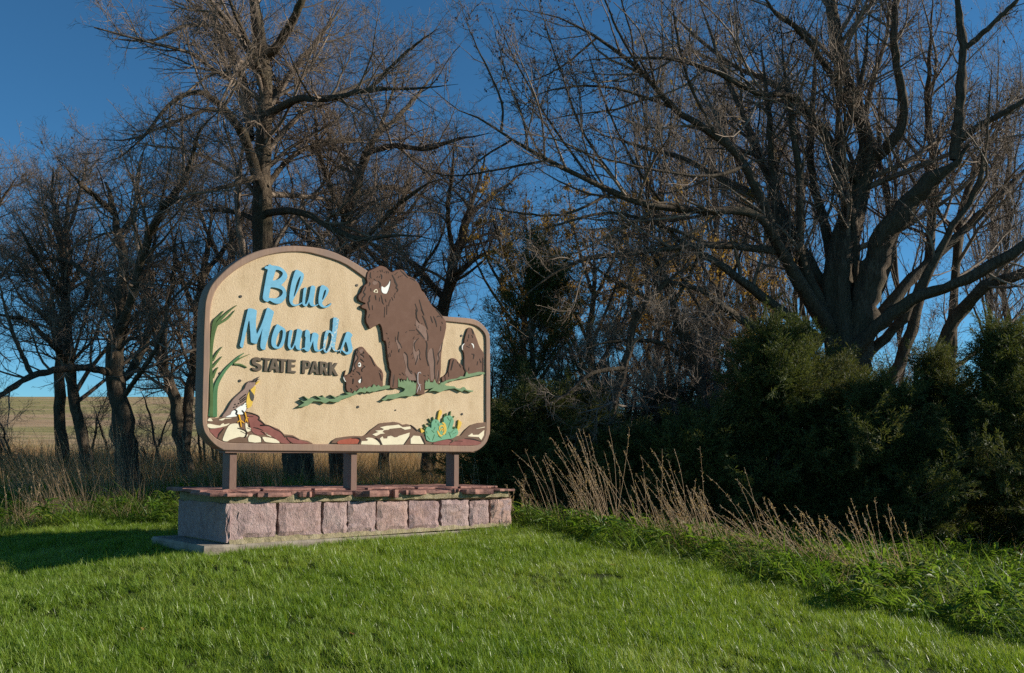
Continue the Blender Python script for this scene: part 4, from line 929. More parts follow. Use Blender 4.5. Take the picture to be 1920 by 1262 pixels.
def tree(name, label, cat, limbs, lv, seed, mat=M_bark, tmat=M_twig, group=None, KL=26, extra=None, wob=0.05, leaf=None, bud=None, base=None, sprays=620, sup=0.25):
    rng = np.random.default_rng(seed)
    L = [resample(limb3(l), KL, rng, wob) for l in limbs]
    for l in L: l[:, 3] *= np.interp(np.linspace(0, 1, len(l)), [0, 0.72, 1.0], [1, 1, 0.22])
    b0 = L[0][0, :3].copy()
    gz = float(ground_h(b0[0], b0[1]))
    # run the trunk down into the ground
    if base is None:
        d = L[0][0, :3] - L[0][2, :3]
        foot = L[0][0].copy(); k = (foot[2] - gz + 0.15) / max(0.2, -d[2]) if d[2] < 0 else 1
        foot[:3] = foot[:3] + d * min(k, 3); foot[2] = gz - 0.15; foot[3] *= 1.25
        L[0] = np.vstack([foot, L[0][:-1] * 0.999 + L[0][1:] * 0.001])
        L[0][-1] = L[0][-1]
    o0 = np.array([L[0][0, 0], L[0][0, 1], gz])
    root = empty(name, o0)
    tag(root, label, cat, group)
    tot = 0
    for i, l in enumerate(L):
        S = 18 if l[0, 3] > 0.25 else 12 if l[0, 3] > 0.12 else (9 if l[0, 3] > 0.05 else 7)
        rr = l[:, 3].copy() * (1 + 0.06 * rng.normal(size=len(l)))
        V, Q = tubes(l[None, :, :3], rr[None], S)
        if l[0, 3] > 0.08:      # uneven bark flutes and knots on thick wood
            c = np.repeat(l[:, :3], S, 0); fl = np.tile(rng.normal(size=S) * 0.09, len(l))[:, None]
            V = c + (V - c) * (1 + fl + 0.085 * rng.normal(size=(len(V), 1)))
        mk("trunk" if i == 0 else "limb", V, Q, mat, root, o0); tot += len(Q) * 2
    kk = max(len(l) for l in L)
    P = np.stack([resample(l, KL)[:, :3] for l in L]); R = np.stack([resample(l, KL)[:, 3] for l in L])
    if extra:                    # further limbs nobody traced, filling the crown's depth
        e = spawn(rng, P, R, **extra)
        for q in range(len(e[0])):
            l = resample(np.column_stack([e[0][q], e[1][q]]), 14)
            V, Q = tubes(l[None, :, :3], l[None, :, 3], 7); mk("limb", V, Q, mat, root, o0); tot += len(Q) * 2
        E = np.stack([resample(np.column_stack([a, b_]), KL) for a, b_ in zip(*e)])
        P = np.concatenate([P, E[:, :, :3]]); R = np.concatenate([R, E[:, :, 3]])
    br = branching(rng, P, R, lv)
    Vs, Qs, off = [], [], 0
    for p, r, S in br:
        V, Q = tubes(p, r, S); Vs.append(V); Qs.append(Q + off); off += len(V)
    V = np.concatenate(Vs); Q = np.concatenate(Qs); tot += 2 * len(Q)
    mk("twigs", V, Q, tmat, root, o0, "stuff", False)
    tips = br[-1][0]
    if sprays: fine_twigs(rng, [br[0][0], br[1][0]], sprays, tmat, root, o0, up=sup)
    if bud:
        n, size, bm_ = bud
        sel = rng.integers(0, len(tips), n); kpos = rng.integers(1, tips.shape[1], n)
        c = tips[sel, kpos] + rng.normal(size=(n, 3)) * 0.012
        dirs = np.array([[1, 0, 0], [-1, 0, 0], [0, 1, 0], [0, -1, 0], [0, 0, 1.7], [0, 0, -1.3]])
        sz = size * rng.uniform(0.5, 1.4, n)
        V = (c[:, None, :] + dirs[None] * sz[:, None, None]).reshape(-1, 3)
        f = np.array([[0, 2, 4], [2, 1, 4], [1, 3, 4], [3, 0, 4], [2, 0, 5], [1, 2, 5], [3, 1, 5], [0, 3, 5]])
        Q = (np.arange(n)[:, None, None] * 6 + f[None]).reshape(-1, 3)
        mk("buds", V, Q, bm_, root, o0, "stuff", False); tot += len(Q)
    if leaf:
        n, size, lm, tq = leaf
        sel = rng.integers(0, len(tips), n); kpos = rng.integers(0, tips.shape[1], n)
        c = tips[sel, kpos] + rng.normal(size=(n, 3)) * 0.04
        a = rng.normal(size=(n, 3)); a /= np.linalg.norm(a, axis=1, keepdims=True)
        b_ = np.cross(a, rng.normal(size=(n, 3))); b_ /= np.linalg.norm(b_, axis=1, keepdims=True)
        a[:, 2] -= 0.5
        sz = (size * rng.uniform(0.6, 1.3, n))[:, None]
        nrm = np.cross(a, b_)
        V = np.stack([c, c + (a * .5 + b_ * .38) * sz + nrm * sz * .08, c + a * sz, c + (a * .5 - b_ * .38) * sz + nrm * sz * .08], 1).reshape(-1, 3)
        Q = np.arange(n * 4).reshape(-1, 4)
        lo = mk("leaves", V, Q, lm, root, o0, "stuff", False); tot += 2 * n
        at = lo.data.attributes.new("bid", 'FLOAT', 'FACE'); at.data.foreach_set("value", rng.random(n).astype(np.float32))
    print("TREE", name, label[:30], "tris", tot)
    return root
R_ = math.radians
M_leaf_yel = leafy("withered_yellow_leaf", [(0.20, 0.105, 0.03), (0.32, 0.19, 0.05), (0.40, 0.27, 0.08), (0.22, 0.16, 0.06)], 0.45)
M_leaf_rust = leafy("withered_rust_leaf", [(0.14, 0.07, 0.035), (0.24, 0.125, 0.06), (0.19, 0.115, 0.05)], 0.35)
M_bud = simple("bud_cluster", (0.05, 0.03, 0.022), (0.10, 0.062, 0.045), 5, 0.8)


def twig_spray(rng, L=0.5, n1=9):
    """a small curly branchlet along +X with side twigs and twiglets"""
    K = 5
    def path(p, d, ln, k, wig, up):
        P = [np.array(p, float)]; d = np.array(d, float)
        for _ in range(k):
            d = d + rng.normal(size=3) * wig + np.array([0, 0, up]); d /= np.linalg.norm(d); P.append(P[-1] + d * ln / k)
        return np.array(P)
    main = path((0, 0, 0), (1, 0, 0), L, K, 0.16, 0.05)
    V, Q = tubes(main[None], np.linspace(0.0040, 0.0020, K + 1)[None], 3); Vs, Qs, off = [V], [Q], len(V)
    S1, S2 = [], []
    for i in range(n1):
        t = 0.08 + 0.92 * (i + rng.random()) / n1; k = min(int(t * K), K - 1); f = t * K - k
        p = main[k] * (1 - f) + main[k + 1] * f
        d = np.array([0.75, rng.normal() * 0.7, rng.normal() * 0.7]); d /= np.linalg.norm(d)
        ln = L * rng.uniform(0.25, 0.62) * (1.15 - 0.6 * t)
        P = path(p, d, ln, 3, 0.22, 0.07); S1.append(P)
        for j in range(2):
            q = P[1 + j]; e = (P[2 + j] - P[1 + j]); e = e / np.linalg.norm(e) + rng.normal(size=3) * 0.6; e /= np.linalg.norm(e)
            S2.append(path(q, e, ln * rng.uniform(.3, .6), 2, 0.2, 0.06))
    for S_, r in ((np.array(S1), 0.0024), (np.array(S2), 0.0017)):
        V, Q = tubes(S_, np.linspace(r, r * .6, S_.shape[1])[None].repeat(len(S_), 0), 3); Vs.append(V); Qs.append(Q + off); off += len(V)
    Q = np.concatenate(Qs)
    return np.concatenate(Vs), Q, np.zeros(len(Q))
_tr = np.random.default_rng(5)
TWIG_SPRAYS = [twig_spray(_tr, L) for L in (0.45, 0.55, 0.65, 0.5, 0.4)]
def fine_twigs(rng, levels, n, tmat, root, o0, smin=0.7, smax=1.4, up=0.25):
    Ps = [l for l in levels]
    w = np.array([np.linalg.norm(np.diff(p, axis=1), axis=2).sum() for p in Ps]); w = w / w.sum()
    cs, ds = [], []
    for p, f in zip(Ps, w):
        m = int(n * f)
        L = np.linalg.norm(np.diff(p, axis=1), axis=2).sum(1)
        i = rng.choice(len(p), m, p=L / L.sum()); K = p.shape[1] - 1
        t = (0.15 + 0.85 * rng.random(m)) * K; k = np.minimum(t.astype(int), K - 1); fr = (t - k)[:, None]
        cs.append(p[i, k] * (1 - fr) + p[i, k + 1] * fr)
        tg = p[i, k + 1] - p[i, k]; tg /= np.maximum(1e-9, np.linalg.norm(tg, axis=1, keepdims=True))
        d = tg * 0.9 + rng.normal(size=(m, 3)) * 0.5; d[:, 2] += up; ds.append(d / np.linalg.norm(d, axis=1, keepdims=True))
    c = np.concatenate(cs); d = np.concatenate(ds); m = len(c)
    scatter("fine_twigs", TWIG_SPRAYS, c, aim(d, rng) * np.array([3, 1, 1]), rng.uniform(smin, smax, m), rng.integers(0, len(TWIG_SPRAYS), m), tmat, None, None, "stuff", root, o0)

def LV(l1, l2, l3, up=0.10, wig=0.13, f1=0.34, f2=0.42, f3=0.42, n3=14, K3=3, a=(R_(28), R_(68)), rmin=0.0026, t0=0.22):
    return [dict(per_m=l1, t0=t0, t1=1.0, lf=f1, ang=a, up=up, K=6, wig=wig, rr=0.55, rmin=0.006, nmax=26, nmin=2, S=5, tpow=0.8),
            dict(per_m=l2, t0=0.12, t1=1.0, lf=f2, ang=a, up=up * 1.1, K=5, wig=wig * 1.1, rr=0.62, rmin=rmin * 1.35, nmax=14, nmin=2, S=4, tpow=0.8),
            dict(per_m=l3, t0=0.1, t1=1.0, lf=f3, ang=a, up=up * 1.2, K=K3, wig=wig * 1.25, rr=0.7, rmin=rmin, nmax=n3, nmin=2, S=3, taper=0.45)]

# the big tree behind the sign
Y1 = 19.0
tree("bare_tree", "tallest bare tree, its straight trunk rising just behind the sign's arched top", "tree", [
    [(561, 905, Y1, 27), (548, 800, Y1, 24), (522, 640, Y1, 21), (500, 480, Y1, 18.5), (493, 380, Y1, 17.5), (496, 280, Y1, 16), (502, 190, Y1, 14), (490, 90, Y1, 12), (478, 0, Y1, 10), (470, -120, Y1, 7), (465, -260, Y1, 3)],
    [(492, 360, Y1, 11), (472, 300, Y1 - .3, 11), (455, 250, Y1 - .8, 9.5), (430, 215, Y1 - 1.2, 8), (400, 186, Y1 - 1.6, 6.5), (368, 173, Y1 - 2, 5), (330, 187, Y1 - 2.4, 4), (300, 215, Y1 - 2.8, 3.4), (270, 255, Y1 - 3, 2.6), (215, 300, Y1 - 3.4, 1.6), (150, 310, Y1 - 3.6, .9)],
    [(425, 212, Y1 - 1.2, 5), (390, 205, Y1 - 1.6, 4.5), (345, 222, Y1 - 2.2, 3.5), (300, 240, Y1 - 2.6, 2.8), (240, 262, Y1 - 2.8, 2), (160, 262, Y1 - 3, 1)],
    [(470, 260, Y1, 8), (462, 180, Y1 + .6, 7.5), (445, 125, Y1 + 1, 7), (425, 75, Y1 + 1.3, 6), (400, 35, Y1 + 1.6, 5), (360, 5, Y1 + 2, 4), (310, -40, Y1 + 2.3, 2)],
    [(405, 48, Y1 + 1.5, 4), (345, 50, Y1 + 1, 3.2), (290, 75, Y1 + .6, 2.6), (230, 75, Y1 + .4, 1.8), (178, 66, Y1 + .2, .8)],
    [(505, 105, Y1, 8), (530, 70, Y1 - .5, 8), (552, 30, Y1 - .9, 7), (570, -20, Y1 - 1.2, 5.5), (600, -120, Y1 - 1.5, 3)],
    [(502, 215, Y1, 8), (530, 200, Y1 - .8, 7.5), (560, 185, Y1 - 1.4, 7), (610, 186, Y1 - 2, 6.4), (660, 175, Y1 - 2.4, 5.5), (720, 168, Y1 - 2.8, 4.4), (800, 165, Y1 - 3, 3.4), (860, 158, Y1 - 3.2, 1.6)],
    [(690, 170, Y1 - 2.6, 4), (735, 125, Y1 - 2.8, 3.4), (780, 85, Y1 - 3, 2.6), (830, 50, Y1 - 3.1, 1.4)],
    [(500, 350, Y1, 6), (540, 300, Y1 + 1, 5), (600, 270, Y1 + 1.8, 4), (680, 262, Y1 + 2.6, 2.4), (760, 280, Y1 + 3, 1)],
    [(498, 400, Y1, 8), (540, 395, Y1 - .8, 7.5), (575, 402, Y1 - 1.2, 6.5), (620, 428, Y1 - 1.8, 5.5), (680, 448, Y1 - 2.2, 4.5), (760, 440, Y1 - 2.6, 3), (840, 455, Y1 - 3, 1.2)],
    [(490, 330, Y1, 6), (455, 340, Y1 - 1, 5), (420, 350, Y1 - 1.8, 4), (370, 365, Y1 - 2.5, 3), (310, 400, Y1 - 3, 1.6)],
    [(488, 420, Y1, 5), (450, 400, Y1 + 1, 4.5), (410, 395, Y1 + 1.8, 3.5), (350, 400, Y1 + 2.6, 1.8)],
    [(505, 190, Y1, 6), (560, 120, Y1 + 1.2, 5), (610, 60, Y1 + 2, 4), (650, 0, Y1 + 2.6, 2.4)],
    [(495, 150, Y1, 5), (455, 60, Y1 - 1.4, 4), (430, 0, Y1 - 2, 3), (410, -60, Y1 - 2.4, 1.6)],
  ], LV(3.0, 5.1, 11.6, up=0.05, wig=0.15, n3=15, f1=0.36, f2=0.46, f3=0.48, K3=2), 11, extra=dict(per_m=0.34, t0=0.35, t1=0.95, lf=0.33, ang=(R_(40), R_(75)), up=0.06, K=8, wig=0.12, rr=0.5, rmin=0.012, nmax=4, nmin=0), sprays=1900)
# the cluster at the left
Y2 = 18.5
tree("bare_tree", "gnarled two-limbed bare tree left of the sign with a broken leader", "tree", [
    [(240, 905, Y2, 21.8), (228, 790, Y2, 17.6), (214, 690, Y2, 15.1), (222, 610, Y2, 12.6), (227, 520, Y2, 10.9), (218, 440, Y2, 9.2), (206, 370, Y2, 8.0), (186, 318, Y2, 5.9)],
    [(222, 630, Y2, 9.2), (250, 545, Y2 - .6, 8.4), (272, 460, Y2 - 1, 8.0), (305, 388, Y2 - 1.4, 7.1), (345, 335, Y2 - 1.8, 5.9), (360, 290, Y2 - 2, 5.0), (378, 240, Y2 - 2.2, 4.2), (405, 212, Y2 - 2.4, 2.5), (430, 180, Y2 - 2.5, 1.0)],
    [(212, 700, Y2, 7.9), (160, 690, Y2 - .8, 6.9), (105, 695, Y2 - 1.4, 6.2), (60, 705, Y2 - 2, 5.9), (20, 730, Y2 - 2.4, 5.2), (-30, 760, Y2 - 2.8, 3.9), (-90, 765, Y2 - 3, 2.0)],
    [(60, 705, Y2 - 2, 5.0), (30, 640, Y2 - 2.2, 3.8), (10, 580, Y2 - 2.3, 2.9), (-10, 500, Y2 - 2.4, 1.3)],
    [(218, 720, Y2, 7.6), (250, 690, Y2 + .5, 6.7), (285, 600, Y2 + 1, 5.9), (270, 540, Y2 + 1.4, 5.0), (290, 460, Y2 + 1.7, 3.4), (300, 380, Y2 + 2, 1.7)],
    [(235, 740, Y2 - .2, 5.0), (270, 690, Y2 - 1, 4.6), (300, 640, Y2 - 1.4, 3.4), (320, 560, Y2 - 1.7, 2.1)],
    [(212, 400, Y2, 5.0), (180, 370, Y2 - .8, 4.2), (150, 345, Y2 - 1.4, 3.4), (110, 300, Y2 - 1.8, 1.7)],
    [(216, 450, Y2, 5.0), (250, 400, Y2 + 1, 4.2), (262, 330, Y2 + 1.6, 2.9), (275, 260, Y2 + 2, 1.3)],
    [(218, 560, Y2, 5.9), (170, 520, Y2 + .8, 5.0), (130, 490, Y2 + 1.4, 4.2), (70, 480, Y2 + 2, 2.5), (10, 440, Y2 + 2.4, 1.2)],
  ], LV(3.5, 5.3, 11.3, up=0.09, wig=0.17, n3=13, f1=0.40, f2=0.48, f3=0.48, K3=2), 12, extra=dict(per_m=0.5, t0=0.3, t1=0.95, lf=0.34, ang=(R_(30), R_(75)), up=0.10, K=8, wig=0.15, rr=0.5, rmin=0.010, nmax=4, nmin=0))
Y3 = 20.5
tree("bare_tree", "thin leaning bare tree, leftmost trunk in front of the brown field", "tree", [
    [(166, 880, Y3, 10.9), (150, 800, Y3, 10.1), (132, 720, Y3, 9.2), (124, 620, Y3, 8.4), (118, 520, Y3, 7.6), (105, 430, Y3, 5.9), (96, 350, Y3, 4.2), (100, 290, Y3, 2.1)],
    [(120, 560, Y3, 5.0), (80, 500, Y3 - .8, 4.2), (50, 450, Y3 - 1.3, 3.0), (20, 400, Y3 - 1.6, 1.3)],
    [(128, 680, Y3, 5.9), (90, 640, Y3 - .8, 5.0), (50, 600, Y3 - 1.2, 4.2), (0, 590, Y3 - 1.8, 2.9), (-40, 560, Y3 - 2, 1.3)],
    [(112, 470, Y3, 4.2), (140, 400, Y3 + .7, 3.7), (155, 340, Y3 + 1.2, 2.5), (170, 280, Y3 + 1.6, 1.2)],
    [(122, 600, Y3, 5.0), (160, 560, Y3 + .8, 4.2), (180, 480, Y3 + 1.2, 3.0), (190, 420, Y3 + 1.4, 1.5)],
  ], LV(3.9, 5.3, 12.2, up=0.10, wig=0.18, n3=13, f1=0.40, f2=0.48, f3=0.48, K3=2), 13, extra=dict(per_m=0.6, t0=0.25, t1=0.95, lf=0.4, ang=(R_(30), R_(75)), up=0.12, K=8, wig=0.15, rr=0.5, rmin=0.010, nmax=4, nmin=0),
  leaf=(500, 0.06, M_leaf_rust, 0))
Y4 = 23.5
tree("bare_tree", "straight bare tree half hidden behind the leaning leftmost trunk", "tree", [
    [(116, 825, Y4, 10.9), (112, 740, Y4, 10.1), (118, 640, Y4, 8.4), (124, 540, Y4, 7.1), (126, 450, Y4, 5.9), (130, 370, Y4, 4.2), (135, 300, Y4, 2.1)],
    [(118, 640, Y4, 5.0), (80, 590, Y4 - 1, 4.2), (40, 560, Y4 - 1.6, 2.5), (10, 500, Y4 - 2, 1.2)],
    [(122, 560, Y4, 4.2), (160, 480, Y4 + 1, 3.4), (175, 400, Y4 + 1.4, 1.7)],
    [(124, 500, Y4, 4.2), (90, 430, Y4 + 1, 3.0), (70, 350, Y4 + 1.4, 1.3)],
  ], LV(3.9, 4.9, 11.3, up=0.14, wig=0.16, n3=14, rmin=0.0032, f1=0.40, f2=0.48, f3=0.48, K3=2), 14, extra=dict(per_m=0.6, t0=0.25, t1=0.95, lf=0.36, ang=(R_(30), R_(70)), up=0.12, K=8, wig=0.15, rr=0.5, rmin=0.010, nmax=4, nmin=0))
Y5 = 20.0
tree("bare_tree", "forked bare tree whose two trunks stand close to the sign's left edge", "tree", [
    [(345, 850, Y5, 11.8), (333, 790, Y5, 10.9), (326, 740, Y5, 10.1), (305, 680, Y5, 8.4), (292, 600, Y5, 7.6), (272, 540, Y5, 5.9), (258, 470, Y5, 4.2), (250, 400, Y5, 2.1)],
    [(346, 846, Y5, 9.2), (350, 810, Y5, 9.2), (352, 740, Y5 + .4, 8.4), (364, 660, Y5 + .8, 8.0), (368, 580, Y5 + 1, 7.1), (380, 500, Y5 + 1.2, 5.9), (392, 430, Y5 + 1.4, 4.2), (400, 340, Y5 + 1.6, 2.1)],
    [(310, 690, Y5, 5.9), (310, 600, Y5 - .7, 5.0), (325, 530, Y5 - 1, 4.2), (330, 450, Y5 - 1.2, 2.5), (345, 390, Y5 - 1.4, 1.3)],
    [(368, 590, Y5 + 1, 5.0), (340, 520, Y5 + 1.6, 4.2), (325, 450, Y5 + 2, 2.5), (315, 380, Y5 + 2.4, 1.2)],
    [(375, 520, Y5 + 1.2, 5.0), (420, 470, Y5 + 1.8, 4.2), (450, 420, Y5 + 2.2, 2.5), (470, 350, Y5 + 2.4, 1.2)],
  ], LV(3.9, 4.9, 11.3, up=0.10, wig=0.17, n3=14, f1=0.40, f2=0.48, f3=0.48, K3=2), 15, extra=dict(per_m=0.5, t0=0.25, t1=0.95, lf=0.36, ang=(R_(30), R_(70)), up=0.1, K=8, wig=0.15, rr=0.5, rmin=0.010, nmax=4, nmin=0))
tree("bare_tree", "bare tree at the left margin reaching in with thin upswept twigs", "tree", [
    [(-120, 860, 24, 15), (-110, 700, 24, 13), (-95, 560, 24, 10), (-85, 440, 24, 7), (-80, 320, 24, 3)],
    [(-95, 580, 24, 7), (-60, 500, 23.5, 6), (-30, 430, 23, 4.5), (5, 370, 22.8, 3), (40, 320, 22.6, 1.3)],
    [(-85, 480, 24, 6), (-50, 400, 24, 5), (-20, 340, 24, 3.4), (5, 280, 24, 1.5)],
    [(-90, 650, 24, 6), (-40, 590, 23.4, 5), (0, 520, 23, 4), (40, 470, 22.8, 1.6)],
  ], LV(3.5, 5.1, 10.4, up=0.12, wig=0.15, n3=11, rmin=0.003, f1=0.40, f2=0.48, f3=0.48, K3=2), 16)
# trees behind the sign, to the right of the big trunk
Y6 = 22
tree("bare_tree", "bare tree with a slanting trunk seen above the sign left of the bison", "tree", [
    [(632, 900, Y6, 15), (630, 700, Y6, 13.5), (634, 560, Y6, 12), (642, 470, Y6, 11), (655, 400, Y6, 10), (672, 335, Y6, 9), (695, 275, Y6, 8), (722, 215, Y6, 6), (742, 150, Y6, 3.6), (755, 80, Y6, 1.6)],
    [(690, 285, Y6, 6), (740, 275, Y6 - .8, 5.4), (800, 280, Y6 - 1.3, 4.4), (860, 262, Y6 - 1.8, 3), (930, 250, Y6 - 2.2, 1.4)],
    [(705, 255, Y6, 5), (750, 215, Y6 + 1, 4.4), (790, 170, Y6 + 1.6, 3), (830, 120, Y6 + 2, 1.4)],
    [(650, 420, Y6, 6), (620, 350, Y6 - 1, 5.4), (600, 290, Y6 - 1.6, 4), (590, 220, Y6 - 2, 2.5), (585, 150, Y6 - 2.2, 1.2)],
    [(662, 370, Y6, 5), (720, 350, Y6 + 1, 4.6), (780, 365, Y6 + 1.8, 3.6), (850, 390, Y6 + 2.4, 1.6)],
    [(640, 480, Y6, 6), (700, 430, Y6 - 1, 5), (745, 385, Y6 - 1.6, 4.4), (800, 345, Y6 - 2, 3), (850, 330, Y6 - 2.2, 1.4)],
    [(640, 500, Y6, 5), (590, 460, Y6 + 1, 4), (550, 430, Y6 + 1.6, 3), (520, 380, Y6 + 2, 1.4)],
  ], LV(3.2, 4.9, 11.3, up=0.09, wig=0.16, n3=13, rmin=0.003, f1=0.40, f2=0.48, f3=0.48, K3=2), 17, extra=dict(per_m=0.55, t0=0.3, t1=0.95, lf=0.36, ang=(R_(30), R_(75)), up=0.08, K=8, wig=0.15, rr=0.5, rmin=0.010, nmax=4, nmin=0))
Y7 = 24.5
tree("bare_tree", "slender bare tree rising behind the bison's back on the sign", "tree", [
    [(800, 900, Y7, 12), (812, 700, Y7, 11), (838, 540, Y7, 9.5), (858, 450, Y7, 8), (878, 390, Y7, 6.5), (900, 330, Y7, 4.6), (915, 260, Y7, 2.4)],
    [(850, 480, Y7, 5), (840, 400, Y7 - 1, 4.6), (848, 330, Y7 - 1.5, 3.4), (852, 250, Y7 - 1.8, 1.6)],
    [(868, 415, Y7, 5), (920, 370, Y7 + 1, 4), (960, 340, Y7 + 1.6, 2.6), (1000, 300, Y7 + 2, 1.2)],
    [(832, 560, Y7, 6), (780, 500, Y7 + 1, 5), (740, 460, Y7 + 1.6, 3.6), (700, 400, Y7 + 2, 1.6)],
    [(845, 520, Y7, 5), (900, 480, Y7 - 1, 4), (950, 460, Y7 - 1.6, 2.6), (990, 420, Y7 - 2, 1.2)],
  ], LV(3.5, 5.1, 11.3, up=0.12, wig=0.17, n3=13, rmin=0.0034, f1=0.40, f2=0.48, f3=0.48, K3=2), 18, extra=dict(per_m=0.6, t0=0.25, t1=0.95, lf=0.42, ang=(R_(30), R_(75)), up=0.1, K=8, wig=0.15, rr=0.5, rmin=0.010, nmax=4, nmin=0))
for i, (x, lab) in enumerate([(430, "low bare tree filling the gap behind the sign's left shoulder"), (720, "low twiggy bare tree just above the sign's descending arch"), (575, "bushy bare tree low behind the big straight trunk")]):
    Yq = 26 + i
    r2 = random.Random(90 + i)
    lim = [[(x, 880, Yq, 10), (x + 6, 720, Yq, 9), (x - 8, 600, Yq, 7.5), (x + 6, 480, Yq, 5.5), (x - 6, 380, Yq, 3), (x, 300, Yq, 1.4)]]
    for k in range(7):
        y0 = r2.uniform(430, 720); sx = (-1) ** k * r2.uniform(40, 105); dz = r2.uniform(-3, 3)
        lim.append([(x, y0, Yq, 5), (x + sx * .5, y0 - 45, Yq + dz * .5, 4), (x + sx, y0 - 120, Yq + dz, 2.5), (x + sx * 1.2, y0 - 200, Yq + dz * 1.2, 1.2)])
    tree("bare_tree", lab, "tree", lim, LV(3.2, 4.8, 10.2, up=0.12, wig=0.18, n3=13, rmin=0.0034, f1=0.38, f2=0.46, f3=0.5, K3=2), 30 + i)
